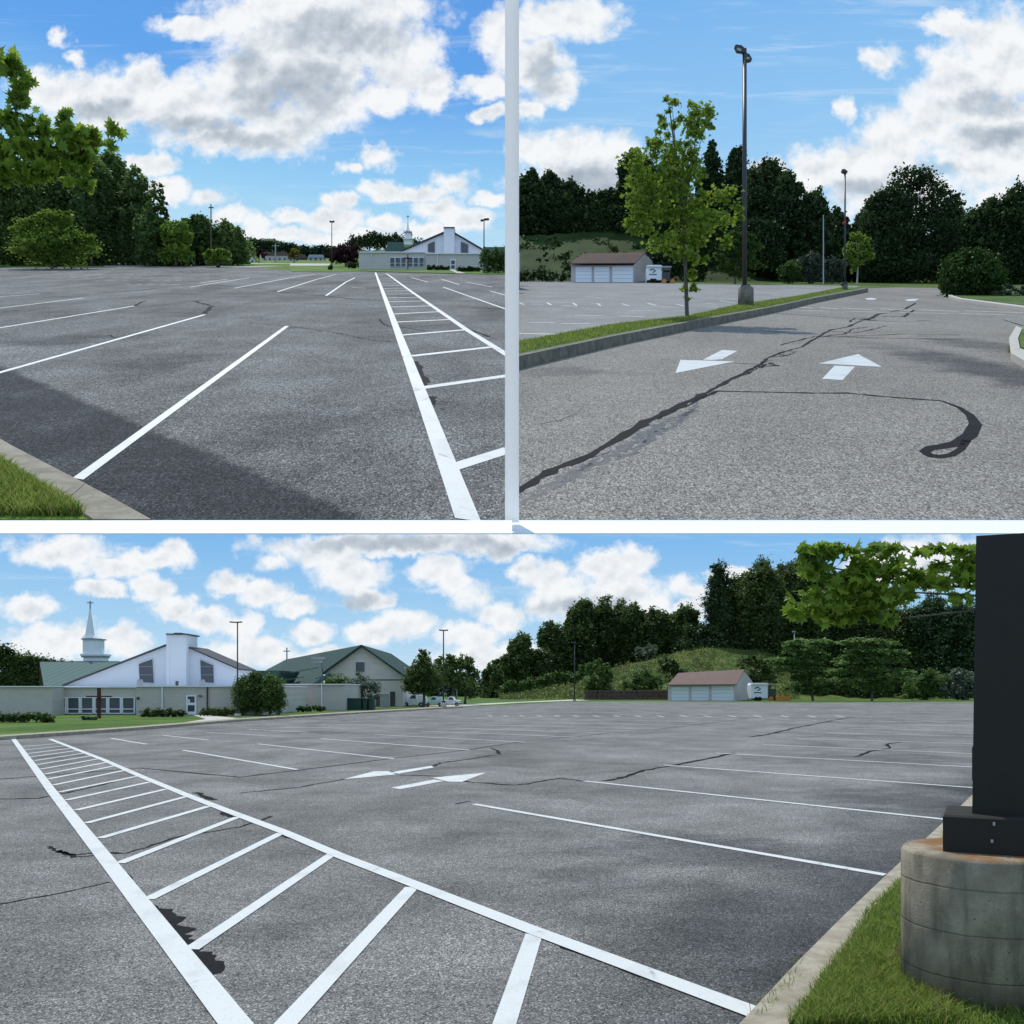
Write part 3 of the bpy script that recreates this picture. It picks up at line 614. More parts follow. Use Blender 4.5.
def lamp_post(lot, px, py_top, py_base, d, w, label, heads, group=None, base=None, mat=M_dk, lean=0):
    """plumb post: pole, concrete base, lamp heads [(x0,y0,x1,y1)]"""
    t = thing('lamp_post', V(px, py_base, d), label, 'lamp post', group); k = d / F
    yb = py_base
    if base:
        MB().lathe(px, [(py_base - base[1], base[0] * .95), (py_base - base[1] + .4, base[0]), (py_base + 1, base[0])], d, 20).obj('concrete_base', M_kB if lot is B else M_path, t, True)
        yb = py_base - base[1]
        MB().rect(px - w * 1.3, yb - w * 1.2, px + w * 1.3, yb, d - w * 1.3 * k, w * 2.6 * k).obj('base_cover', mat, t)
    MB().lathe(px, [(py_top, w * .42), (yb, w * .5)], d, 10).obj('pole', mat, t, True)
    for hd in heads: MB().prism(hd, d - w * .8 * k, w * 2.2 * k).obj('lamp_head', mat, t)
    return t
G3 = 'lamp posts round the lower lot'
def two(px, y, s): return [[(px - s, y - .2), (px - s, y + 1.0), (px - .3, y + 1.3), (px - .3, y + .2)], [(px + .3, y + .2), (px + .3, y + 1.3), (px + s, y + 1.0), (px + s, y - .2)]]
lamp_post(C3, 237.5, 622, 717, 55.5, 1.5, 'tall thin lamp post with two flat heads before dark evergreens beside the large white church', two(235.5, 621.5, 6), G3, (3, 3.4))
lamp_post(C3, 443.5, 630, 708, 86, 1.4, 'tall dark lamp post with a short crossbar standing between the parked white pickups', two(443.5, 629.6, 4.5), G3, (2.8, 5.4))
lamp_post(C3, 574.5, 642, 701, 140, 1.1, 'thin lamp post with one small head in front of the grassy hill', [[(571.5, 641.6), (571.5, 643), (576, 643), (576, 641.6)]], G3, (1.5, 1.6))
lamp_post(C3, 456.8, 665, 703, 118, 1.3, 'short pale street light with a small arm right of the parked pickup', [[(452, 665), (452, 666.2), (458, 666), (458, 665)]], G3, None, M_steel)
lamp_post(C3, 794.3, 631, 700, 168, 1.0, 'slim grey light pole half hidden behind the two layered trees below the dark wood', [[(792.5, 631), (792.5, 632.2), (796, 632), (796, 631)]], G3, None, M_steel)

# ---- church
dC = 60.0
t = thing('church', V(120, 714, dC), 'large white church with steeple, square chimney and low block wing left of the lower lot', 'church')
wl = MB().rect(-30, 686.8, 52, 716.5, dC - 1.2, 14).obj('wall', M_block, t)
w2 = MB().rect(52, 687.4, 136, 716.5, dC + .5, 12).obj('wall', M_block, t)
w3 = MB().rect(136, 686.4, 262, 716.5, dC, 13).obj('wall', M_block, t)
cp = MB(); cp.rect(-30, 686.0, 52, 687.0, dC - 1.35, 14); cp.rect(52, 686.6, 136, 687.6, dC + .35, 12); cp.rect(136, 685.6, 262, 686.8, dC - .15, 13.2); cp.obj('roof_coping', M_trim, t)
for i in range(6):
    x0 = 53.6 + i * 13.75
    fr = MB(); fr.rect(x0 - .9, 697.2, x0 + .5, 713.6, dC + .36, .2); fr.rect(x0 + 11.2, 697.2, x0 + 12.6, 713.6, dC + .36, .2); fr.rect(x0 + .5, 697.2, x0 + 11.2, 698.0, dC + .36, .2); fr.rect(x0 + .5, 708.6, x0 + 11.2, 709.6, dC + .36, .2); fr.rect(x0 + .5, 712.9, x0 + 11.2, 713.8, dC + .36, .2)
    f = fr.obj('window', M_trim, t)
    MB().rect(x0 + .5, 698.0, x0 + 11.2, 712.9, dC + .44, .05).obj('pane', M_glassw, f)
dr = MB(); dr.rect(186, 695.2, 187.6, 714.6, dC - .1, .12); dr.rect(194.6, 695.2, 196.2, 714.6, dC - .1, .12); dr.rect(187.6, 695.2, 194.6, 696.4, dC - .1, .12); dr.rect(187.6, 702.6, 194.6, 705.2, dC - .1, .12); dr.rect(187.6, 711.6, 194.6, 714.6, dC - .1, .12)
dr = dr.obj('door', M_trim, t); MB().rect(187.6, 696.4, 194.6, 711.6, dC - .04, .05).obj('glass', M_glassy, dr); MB().rect(187.8, 699.3, 190, 702.3, dC - .05, .02).obj('notice', M_trim, dr)
for x in (161.5, 206.5): MB().rect(x, 687, x + 1.1, 714, dC - .12, .1).obj('downpipe', M_trim if x < 200 else M_darktrim, t)
MB().rect(198, 695.3, 201, 696.6, dC - .25, .2).obj('wall_light', M_darktrim, t); MB().rect(136.6, 697, 138, 699.5, dC - .2, .2).obj('wall_light', M_darktrim, t)
hall = MB().prism([(64, 690), (64, 686), (166.5, 645.4), (187, 647.4), (236.5, 669), (236.5, 690)], dC + 8, 4).obj('gable_wall', M_white, t)
MB().prism([(62, 685.9), (62, 684.6), (166.5, 643.8), (166.5, 645.4)], dC + 7.7, 4.6).obj('roof', M_darktrim, t)
MB().prism([(187, 647.4), (187, 645.9), (239, 668.6), (239, 670)], dC + 7.7, 4.6).obj('roof', M_darktrim, t)
ch = MB().rect(166.3, 634.5, 186.2, 690, dC + 7.2, 2.4).obj('chimney', M_white, t); MB().rect(165.8, 633.4, 186.7, 634.7, dC + 7.0, 2.8).obj('cap', M_darktrim, ch); MB().rect(174, 632.7, 181, 633.4, dC + 8, 2).obj('vent', M_darktrim, ch)
MB().rect(169, 640, 169.5, 686, dC + 7.15, .05).obj('corner_joint', M_trim, ch)
for pl in ([(138.6, 664), (152.2, 659.2), (153.4, 683), (139.6, 682)], [(200.2, 660), (213.2, 665.4), (213.6, 682.8), (201, 682)]):
    w = MB().prism([(x + (-.7 if i in (0, 3) else .7), y + (-.8 if i < 2 else .8)) for i, (x, y) in enumerate(pl)], dC + 7.9, .08).obj('window', M_trim, t)
    MB().prism(pl, dC + 7.84, .05).obj('pane', M_glassw, w)
    for yy in (666.4, 674.6): MB().rect(pl[0][0] + .6, yy, pl[1][0] - .2, yy + .5, dC + 7.8, .03).obj('glazing_bar', M_steel, w)
r1 = MB(); a, b, c, e = V(39.5, 661.6, 96), V(122, 661.6, 96), V(122, 687.6, 84), V(44, 687.6, 84)
r1.add([a, b, c, e, (a[0], a[1] + 12, a[2] - 5), (b[0], b[1] + 12, b[2] - 5)], [[0, 3, 2, 1], [0, 1, 5, 4]]); r1.obj('roof', M_seam, t)
MB().prism([(39.2, 661.2), (39.2, 662.2), (118, 662.2), (118, 661.2)], 95.9, .5).obj('ridge', M_darktrim, t)
MB().prism([(234, 670.6), (276, 670.6), (281, 670.6), (271, 688), (234, 688)], 90, 8).obj('roof', M_seam, t)
MB().prism([(39.5, 662), (44, 687.6), (40, 687.6)], 95.5, .3).obj('gable_end', M_soil, t)
dS = 97
s = MB(); s.rect(83.2, 657.4, 101.4, 666.5, dS, 1.9 * .9); s.obj('steeple', M_trim, t); sp0 = [o for o in COL.objects if o.name.startswith('steeple')][-1]
MB().rect(79.8, 653.8, 102.2, 655.6, dS - .2, 2.2).obj('cornice', M_trim, sp0); MB().rect(81, 655.6, 101.6, 657.4, dS - .1, 2.0).obj('cornice', M_steel, sp0)
MB().rect(82.6, 639.6, 98.2, 653.8, dS + .05, 1.5).obj('belfry', M_trim, sp0); MB().rect(89.5, 642, 94, 651.5, dS + .02, .03).obj('louvre', M_door, sp0)
MB().rect(81, 638.4, 99, 639.6, dS - .1, 1.8).obj('cornice', M_steel, sp0)
MB().lathe(90, [(609, .6), (634, 4.6), (638.4, 8.4)], dS + .8, 4, math.pi / 4).obj('spire', M_trim, sp0)
q = MB(); q.rect(86.9, 600.8, 87.8, 609.4, dS + .8, .08); q.rect(84.6, 602, 90, 602.9, dS + .8, .08)
q = MB(); q.rect(89.5, 600.8, 90.5, 610, dS + .8, .1); q.rect(87.0, 602.2, 93.0, 603.2, dS + .75, .1); q.obj('cross', M_steel, sp0)
q = MB(); q.lathe(140, [(679.4, 2.2), (681, 3.0), (686, 3.2)], dC + 3, 14); q.obj('roof_vent', M_steel, t); q = MB(); q.lathe(202, [(679.4, 2.2), (681, 3.0), (686, 3.2)], dC + 3, 14); q.obj('roof_vent', M_steel, t); MB().lathe(177, [(681, 1.2), (682, 1.8), (686, 1.2)], dC + 3, 10).obj('roof_vent', M_darktrim, t)

# ---- hall with the dark green roof
dH = 92.0
t = thing('church_hall', V(340, 706, dH), 'beige gabled hall with a big dark green roof and low wing, right of the church', 'hall')
MB().rect(262, 684.6, 345, 712, 74, 9).obj('wall', M_block, t); MB().rect(262, 683.8, 345.6, 684.8, 73.8, 9.4).obj('roof_coping', M_trim, t)
for x in (285.6, 321): MB().rect(x, 685, x + 1.2, 712, 73.86, .1).obj('downpipe', M_steel if x < 300 else M_trim, t)
MB().rect(289.5, 692, 292.4, 704, 73.9, .08).obj('window', M_glassy, t)
MB().rect(288, 691, 289.4, 712, 73.7, .2).obj('pilaster', M_block, t); MB().rect(292.8, 691, 298, 712, 73.9, .12).obj('pilaster', M_block, t)
g = MB().prism([(325, 708), (325, 673.5), (361.2, 646.4), (402.6, 676), (403, 708)], dH, 22).obj('gable_wall', M_tan, t)
MB().prism([(322.5, 674.2), (322.5, 672.4), (361.2, 644.6), (361.2, 646.6)], dH - .6, 23).obj('verge_board', M_greenroof, t); MB().prism([(361.2, 644.6), (405, 675.4), (405, 677.2), (361.2, 646.6)], dH - .6, 23).obj('verge_board', M_greenroof, t)
MB().rect(325, 679.4, 403, 680.2, dH - .06, .1).obj('belt_trim', M_greenroof, t)
wn = MB().rect(354.9, 661.4, 365.3, 672.4, dH - .1, .1).obj('window', M_trim, t); MB().rect(355.6, 662, 364.6, 671.8, dH - .14, .05).obj('pane', M_glassw, wn)
MB().rect(390, 691.6, 395, 706, dH - .1, .1).obj('door', M_glassy, t); MB().rect(376, 694, 383.5, 706, dH - .1, .1).obj('door', M_glassy, t)
rf = MB(); a, b, c, e = V(361, 645.2, dH + .6), V(268, 670, dH + 42), V(273, 688, dH + 20), V(325, 674, dH - .4)
rf.add([V(361.2, 644.9, dH - .4), V(320, 652.8, 112), V(286, 659.4, 128), V(266, 670, 120), V(266, 690, 100), V(324, 690, dH - 4), V(323.5, 673.6, dH - .4)], [[0, 6, 5, 1], [1, 5, 4, 2], [2, 4, 3]]); rf.obj('roof', M_greenroof, t)
for (x0, y0, x1, y1) in ((290, 672.4, 318, 667.2), (276, 681, 304, 676.6), (315, 678.4, 326, 675)): MB().prism([(x0, y0), (x0, y0 + .8), (x1, y1 + .8), (x1, y1)], 88, .1).obj('snow_guard', M_seam, t)
q = MB(); q.rect(311.5, 657, 325, 659.4, 86, .9); q.rect(314, 659.4, 323, 663, 86.2, .6); q.obj('roof_vent', M_steel, t)
q = MB(); q.prism([(306, 688), (329, 672.4), (330.5, 674), (312, 688)], 86, .6); q.obj('porch_roof', M_seam, t)
q = MB(); q.rect(286.2, 647.6, 287.3, 659.5, 96, .1); q.rect(283.4, 650.6, 290, 651.6, 95.95, .1); q.obj('cross', M_steel, t)
# ---- lawn furniture, hedges
t = MB(); t.rect(97, 688, 99.6, 718.5, 53, .2); t.rect(86, 695.8, 110, 697.2, 52.95, .3); t = t.obj('wooden_cross', M_rust); tag(t, 'rust brown wooden cross standing on the lawn before the row of church windows', 'cross')
GH = 'clipped hedges along the church wall'
def hedge(x0, y0, x1, y1, d, label, name='hedge', cat='hedge', group=GH, mat=L_dark, dens=2.6, ls=1.3):
    d = 1500 / (y1 - 690) if y1 > 600 else A.d(y1, 2.0)
    n = max(2, int((x1 - x0) / (y1 - y0) * 1.2)); w = (x1 - x0) / n
    n *= 2; w /= 2; bl = [(x0 + w * (i + .5), (y0 + y1) / 2 + (.6 if i % 3 else 0), w * 1.1, (y1 - y0) * .5) for i in range(n)]
    return tree(name, label, (x0 + x1) / 2, y1, d, bl, mat, dens, ls, .4, cat, group, spread=.22, limbs=False, crown='foliage', shell=.0, core=2)
hedge(-8, 712.6, 53, 722.6, 60, 'low dark clipped hedge at the far left of the lawn, left of the wooden cross', dens=3.4)
hedge(143, 708.4, 184, 717, 66, 'low dark hedge below the downpipe, just left of the church door', dens=3.4); hedge(201, 707.4, 236, 716.2, 66, 'low dark hedge just right of the church door', dens=3.4)
hedge(298, 705, 309.5, 712.2, 73, 'small round clipped shrub at the low block wall, left one of a pair', 'shrub', 'shrub', 'round clipped shrubs'); hedge(313.6, 705, 324.6, 711.8, 73, 'small round clipped shrub at the low block wall, right one of a pair', 'shrub', 'shrub', 'round clipped shrubs')
hedge(82, 716.5, 97, 720, 62.5, 'tiny grey plant at the foot of the wooden cross', 'plant', 'plant', None, L_grey, 2.5)
GA = 'arborvitae between the two church buildings'
for x, tp, hw, lb in ((243, 674.5, 10, 'leftmost of the clump'), (256, 671, 12, 'tall one left of the middle'), (270, 673.5, 11, 'right of the middle'), (279, 684, 7, 'low rightmost one of the clump')):
    tree('arborvitae', 'dark green arborvitae between the church and the hall, ' + lb, x, 714, 61.5 - x * .01, [(x, tp + 8, hw * .6, 8), (x, 693, hw, 16), (x, 703, hw, 10), (x - hw * .3, tp + 13, hw * .5, 9), (x + hw * .3, tp + 12, hw * .5, 8)], L_mid if tp > 673 else L_dark, 3.6, 1.5, 1, 'arborvitae', GA, spread=.2, limbs=False)
tree('small_tree', 'small grey green ornamental tree before the beige gable wall', 362, 708, 82, [(352, 684, 9, 7), (366, 686, 14, 10), (374, 689, 9, 8), (358, 694, 12, 8), (362, 678, 9, 6), (370, 698, 9, 5)], L_grey, 1.5, 1.5, 1, group=None)
tree('small_tree', 'rounded green shrubby tree peeking over the flat block wing', 335, 708, 87.4, [(336, 681, 12, 7), (330, 684, 9, 6), (343, 684, 8, 6)], L_mid, 2.2, 1.6, 1)
tree('round_maple', 'dense dark egg shaped maple beside the parked white pickups', 424, 707.6, 90, [(424, 656, 7, 9), (423, 668, 13, 13), (414, 682, 11, 12), (432, 682, 11, 12), (423, 685, 20, 10), (423, 676, 17, 12)], L_dark, 2.6, 1.9, 1.5, limbs=False)
tree('tree', 'lighter green spreading tree behind the lamp post and the pickup', 452, 704, 110, [(450, 662, 12, 8), (464, 662, 11, 9), (472, 672, 8, 8), (446, 674, 12, 12), (462, 680, 14, 10), (440, 668, 9, 9)], L_mid, 2.0, 2.0, 1.3)
tree('tree', 'low dark green tree by the road right of the pale street light', 465, 703, 114, [(464, 684, 10, 9), (472, 690, 8, 8)], L_dark, 2.2, 1.8, 1.2)
for x0, x1, y0, d, lb in ((335, 339, 699, 75, 'leftmost, by the block wing'), (341, 345, 698.6, 75, 'second from the left'), (347, 361, 699, 75, 'the widest, in the middle'), (363, 367, 699.2, 75, 'fourth from the left'), (369, 373, 699, 75, 'rightmost of the row')):
    q = MB(); q.rect(x0, y0, x1, 710.6, d, 1.2); q.rect(x0 - .3, y0 - .8, x1 + .3, y0, d - .05, 1.3); tag(q.obj('utility_box', M_green), 'dark green utility box beside the flat wing: ' + lb, 'utility box', 'utility boxes by the block wing')
q = MB(); q.rect(380, 694.5, 386, 708, 86, 2); q.rect(379.6, 693.9, 386.4, 694.5, 85.9, 2.2); tag(q.obj('cabinet', M_steel), 'pale grey cabinet against the beige gable wall', 'cabinet')

# ---- pickups
def pickup(x0, x1, yb, d, face, label, mat, cover=True):
    """side view pickup; face=1 the nose points right"""
    L = x1 - x0; hgt = L * .50; X = (lambda u: x0 + u * L) if face > 0 else (lambda u: x1 - u * L); Y = lambda v: yb - v * hgt
    t = thing('pickup_truck', V((x0 + x1) / 2, yb, d), label, 'pickup truck', 'white pickups parked by the hall'); wd = 1.9
    prof = [(0, .28), (0, .62), (.36, .64), (.38, .66), (.70, .66), (.98, .60), (1, .50), (1, .25), (.9, .2), (.1, .2)]
    body = MB().prism([(X(u), Y(v)) for u, v in prof], d, wd).obj('body', mat, t)
    cab = MB().prism([(X(u), Y(v)) for u, v in [(.37, .66), (.41, 1.0), (.60, 1.0), (.72, .66)]], d + .1, wd - .2).obj('cab', mat, t)
    MB().prism([(X(u), Y(v)) for u, v in [(.41, .69), (.43, .93), (.59, .93), (.67, .69)]], d + .07, .02).obj('window', M_glassy, cab)
    if cover: MB().prism([(X(u), Y(v)) for u, v in [(.02, .64), (.03, .94), (.36, .96), (.36, .64)]], d + .1, wd - .2).obj('bed_cap', mat, t)
    for u in (.2, .82):
        for dy in (-.05, wd - .2):
            c = V(X(u), Y(.2), d + dy); r = hgt * .2 * d / F; w = MB(); w.tube([c, (c[0], c[1] + .25, c[2])], [r, r], 18); w = w.obj('wheel', M_tyre, t)
            if dy < 0: q = MB(); q.tube([(c[0], c[1] - .02, c[2]), (c[0], c[1], c[2])], [r * .5, r * .5], 14); q.obj('rim', M_steel, w)
    MB().rect(min(X(.94), X(1.012)), Y(.33), max(X(.94), X(1.012)), Y(.22), d - .04, wd + .08).obj('bumper', M_darktrim, t)
    MB().rect(min(X(.965), X(1.01)), Y(.56), max(X(.965), X(1.01)), Y(.46), d - .02, .2).obj('headlight', M_steel, t)
pickup(401.5, 426, 707, 94, -1, 'white covered pickup left of the dark round maple trunk', M_trim)
pickup(424, 444, 706.6, 95.5, -1, 'pale greenish white pickup between the maple trunk and the lamp post', flatmat('pale_green_paint', (.60, .72, .70), .4, .5, .03))
pickup(441, 460, 706.2, 93, 1, 'white pickup with its dark bumper pointing right, just right of the lamp post', M_trim, False)

# ---- the hill, its wall, the garage, trailer
def hill(name, cols, d0, d1, mat, nr=14, amp=.25, seed=3, back=120, drop=4):
    rg = np.random.RandomState(seed); xs = np.linspace(cols[0][0], cols[-1][0], 70); yb = np.interp(xs, [c[0] for c in cols], [c[1] for c in cols]); yt = np.interp(xs, [c[0] for c in cols], [c[2] for c in cols])
    v = []; 
    for j in range(nr + 2):
        for i, x in enumerate(xs):
            if j <= nr: t = j / nr; e = t ** .9; d = d0 + (d1 - d0) * t; y = yb[i] + (yt[i] - yb[i]) * e
            else: d = d1 + back; y = yt[i] + drop
            q = V(x, y, d); v.append((q[0], q[1], q[2] + (rg.uniform(-amp, amp) if 0 < j <= nr else 0)))
    n = len(xs); f = [[j * n + i, j * n + i + 1, (j + 1) * n + i + 1, (j + 1) * n + i] for j in range(nr + 1) for i in range(n - 1)]
    return struct(mesh(name, v, f, mat, None, True))
hill('hill', [(440, 704, 702), (480, 702, 699), (520, 700.5, 694), (560, 700, 683), (600, 699.6, 670), (640, 699.6, 662), (680, 699.6, 652), (700, 699.6, 648.6), (730, 699.6, 647.6), (765, 699.6, 652), (800, 700, 664), (860, 700, 685), (940, 700, 694), (1040, 700, 697)], 168, 214, M_gCh)
hg = np.random.RandomState(8); M_brush = leafmat('brush', (.05, .08, .02), (.16, .19, .05), 1, .3, .3, (.24, .16, .06))
pts = []
for i in range(5200):
    x = hg.uniform(500, 800); t_ = hg.uniform(0, 1); yt_ = np.interp(x, [480, 520, 560, 600, 640, 700, 765, 800], [699, 694, 683, 670, 662, 648.6, 652, 664]); pts.append(V(x, 699.6 + (yt_ - 699.6) * t_ ** .9, 168 + 46 * t_))
pts = np.array(pts); pts = np.repeat(pts, 5, 0) + hg.normal(0, .28, (len(pts) * 5, 3)); pts[:, 2] += .25
o = leaves('undergrowth', pts, .30, M_brush, None, hg); struct(o, 'stuff')
m = MB()
for i in range(120):
    x = 585 + (i % 40) * 2.15 + (i // 40 % 2); y = 699.5 - (i // 40) * 3.6; m.prism([(x - 1.2, y + 2), (x - 1.0, y - 1.5 + hg.uniform(-.4, .4)), (x + .2, y - 1.9), (x + 1.1, y - 1.4), (x + 1.2, y + 1.8)], 163.5 + i // 40 * .8 + hg.uniform(-.3, .3), 1.2)
m.prism([(585, 700.6), (586, 694), (605, 690.5), (668, 689.6), (672, 700.6)], 166.5, 1)
tag(m.obj('retaining_wall', M_soil), 'low dark stone retaining wall at the foot of the grassy hill left of the garage', 'stone wall')
def garage(V_, pts, mats, label, doors, dr_y, d0):
    """pts: FL, FR, BR base (px,py,d), eave rows, ridge ends"""
    wall, roof, door = mats
    FL, FR, BR = pts['base']; eFL, eFR, eBR = pts['eave']; rL, rR = pts['ridge']
    t = thing('garage', V(*FL), label, 'garage')
    BL = (FL[0] + (BR[0] - FR[0]) * 1.0, BR[1], BR[2]); eBL = (BL[0], eBR[1], BR[2])
    P = [V(*q) for q in (FL, FR, BR, BL, eFL, eFR, eBR, eBL, rL, rR)]
    mesh('wall', P, [[0, 1, 5, 4], [1, 2, 6, 9, 5], [3, 0, 4, 8, 7], [2, 3, 7, 6]], wall, t)
    k = d0 / F; q = []
    for p in (eFL, eFR, rR, rL, eBR, eBL): q.append(V(*p))
    ov = lambda p, dx, dz, dy=0: (p[0] + dx * k, p[1] + dy * k, p[2] + dz * k)
    top = [ov(q[0], -1, -.2, -6), ov(q[1], .7, -.2, -6), ov(q[2], .7, .5), ov(q[3], -1, .5), ov(q[4], .7, -.2, 6), ov(q[5], -1, -.2, 6)]
    low = [(x, y, z - .9 * k) for x, y, z in top]
    mesh('roof', top + low, [[0, 1, 2, 3], [3, 2, 4, 5], [0, 6, 7, 1], [1, 7, 8, 2], [2, 8, 10, 4], [4, 10, 11, 5], [3, 9, 6, 0], [5, 11, 9, 3]], roof, t)
    for (x0, x1, y0, y1) in doors:
        D = MB(); D.rect(x0, y0, x1, y1, d0 - k * .3, k * .5); D = D.obj('door', door, t)
        fr = MB(); w_ = .6; fr.rect(x0 - w_, y0 - w_, x1 + w_, y0, d0 - k * .6, k * .9); fr.rect(x0 - w_, y0, x0, y1, d0 - k * .6, k * .9); fr.rect(x1, y0, x1 + w_, y1, d0 - k * .6, k * .9); fr.obj('frame', M_trim, D)
        pn = MB()
        for i in range(1, 4): yy = y0 + (y1 - y0) * i / 4; pn.rect(x0 + .2, yy, x1 - .2, yy + .25, d0 - k * .36, k * .1)
        pn.obj('panel_joint', M_steel, D)
    return t
garage(V, dict(base=[(668, 701, 146), (734.8, 701, 146), (751.5, 699.4, 166)], eave=[(668, 684.4, 146), (734.8, 684, 146), (752.5, 682, 166)], ridge=[(679, 673.4, 156), (743.8, 669.8, 156)]), (M_garage, M_shingle, M_door),
       'low three door garage with brown roof at the hill foot, seen across the lower lot', [(672.2, 688.2, 687.2, 700.6), (692, 708.2, 687, 700.6), (712.2, 733, 686, 700.6)], 0, 146)
def trailer(x0, y0, x1, y1, d, label, sx=1.0):
    t = thing('box_trailer', V(x0, y1, d), label, 'trailer'); k = d / F; h = y1 - y0
    MB().prism([(x0, y1 - h * .15), (x0, y0 + h * .1), (x0 + h * .08, y0), (x1 - h * .05, y0), (x1, y0 + h * .05), (x1, y1 - h * .15)], d, h * k * .9).obj('body', M_door, t)
    MB().rect(x0 - .2, y0 + h * .02, x1 + .2, y0 + h * .09, d - .12 * k * h, h * k * .1).obj('roof_trim', M_trim, t)
    xm = (x0 + x1) / 2 - h * .1; q = MB(); y = y0 + h * .30
    q.tube([V(xm - h * .16, y, d - k * .2), V(xm, y - h * .08, d - k * .2), V(xm + h * .16, y + h * .02, d - k * .2), V(xm, y + h * .12, d - k * .2)], [h * k * .03] * 4, 5)
    q.rect(xm - h * .2, y + h * .2, xm + h * .22, y + h * .25, d - k * .2, k * .1); q.obj('emblem', M_glassy, t)
    MB().rect(x1 - h * .02, y0 + h * .12, x1 + .3, y1 - h * .18, d - k * .1, h * k * .8).obj('end_door', M_steel, t)
    for xx in (x0 + (x1 - x0) * .32, x0 + (x1 - x0) * .52):
        c = V(xx, y1 - h * .13, d - .3 * k); q = MB(); q.tube([c, (c[0], c[1] + k * h * .15, c[2])], [h * k * .12] * 2, 16); q.obj('wheel', M_tyre, t)
    MB().rect(x0 + .3, y1 - h * .17, x1 - .3, y1 - h * .12, d - .1 * k, h * k * .8).obj('chassis', M_darktrim, t)
trailer(751, 683, 768, 701.4, 148, 'white box trailer with dark emblem right of the brown roofed garage in the lower view')
t = thing('tractor', V(781, 701.6, 147), 'small dark machine with an orange scoop beside the white trailer in the lower view', 'tractor'); k = .147
MB().rect(769, 689, 776, 698.5, 148, 1).obj('body', M_darktrim, t); MB().rect(769.6, 683.6, 775.6, 684.6, 147.8, 1.2).obj('canopy', M_steel, t)
for x in (769.8, 775): MB().rect(x, 684.6, x + .6, 690, 148, .1).obj('canopy_post', M_darktrim, t)
MB().prism([(777, 701.4), (777, 696.5), (779, 695.8), (790, 696.2), (791, 697.6), (790.6, 701.6)], 146.5, 1.2).obj('scoop', M_orange, t)
for x in (771.5, 776.5): c = V(x, 699, 147.6); q = MB(); q.tube([c, (c[0], c[1] + .4, c[2])], [.36, .36], 16); q.obj('wheel', M_orange if x < 773 else M_tyre, t)

# ---- woods round the lower lot
rg = np.random.RandomState(21)
GW = 'trees of the wooded hill behind the lower lot'
W3 = [ # cx, top, bot, halfwidth, kind, d, description
 (492, 664, 700, 12, 'o', 200, 'dark round tree at the left foot of the hill'), (503, 655, 699, 13, 'o', 214, 'dark broad tree second from the left end of the wood'), (521, 634, 694, 16, 'o', 216, 'ragged dark tree rising at the left end of the wood'),
 (540, 646, 690, 15, 'o', 218, 'broad dark tree third from the left end of the wood'), (552, 620, 684, 18, 'o', 222, 'tall dark tree left of the thin lamp post'), (568, 618, 684, 12, 'o', 224, 'dark tree directly behind the thin lamp post'),
 (583, 598, 668, 20, 'o', 226, 'tall dark tree at the left crest of the hill'), (604, 597, 668, 18, 'o', 228, 'broad dark tree topping the middle of the wood'), (622, 599, 664, 16, 'o', 230, 'dark tree right of the crest top, rounded crown'),
 (636, 602, 662, 18, 'o', 226, 'dark tree above the green slope, over the bush'), (656, 608, 660, 17, 'o', 224, 'dark round crown in the dip of the wood above the brown garage roof'), (676, 612, 655, 15, 'o', 226, 'dark lower tree in the dip left of the tallest pine, rounded'),
 (686, 603, 655, 17, 'o', 222, 'ragged dark tree just left of the tallest pine'), (718, 565, 652, 30, 'p', 218, 'tallest pine with bare ragged side branches above the garage'), (740, 571, 654, 24, 'o', 222, 'tall dark tree just right of the tallest pine'),
 (762, 562, 662, 26, 'o', 218, 'big dark broad tree in the middle of the tall group'), (784, 564, 668, 24, 'o', 222, 'big dark tree left of the hanging maple leaves'), (806, 552, 684, 30, 'o', 224, 'dark tree behind the tip of the maple leaves'),
 (838, 580, 694, 30, 'o', 226, 'dark tree behind the left part of the layered trees'), (872, 590, 696, 32, 'o', 222, 'dark tree behind the right part of the layered trees'), (905, 608, 698, 28, 'o', 218, 'dark tree right of the layered trees'),
 (934, 596, 699, 28, 'o', 214, 'mid green tall tree left of the big dark post'), (964, 600, 700, 26, 'o', 210, 'mid green tree partly hidden by the big dark post'), (1005, 590, 700, 30, 'o', 206, 'dark tree behind the big dark post')]
for (x, a, b, hw, kd, d, lb) in W3:
    bl = (pine if kd == 'p' else oak)(x, a, b + 6, hw, rg)
    tree('pine_tree' if kd == 'p' else 'woodland_tree', lb, x, b, d, bl, L_pine if kd == 'p' else (L_dark if x < 920 else leafmat('leaf_wood%d' % x, (.030, .065, .028), (.09, .155, .055), 1, .3, .15)), 3.0, 2.0, 1.2, 'pine' if kd == 'p' else 'tree', GW, spread=.2 if kd == 'o' else .34, limbs=False, core=1 if kd == 'o' else .35)
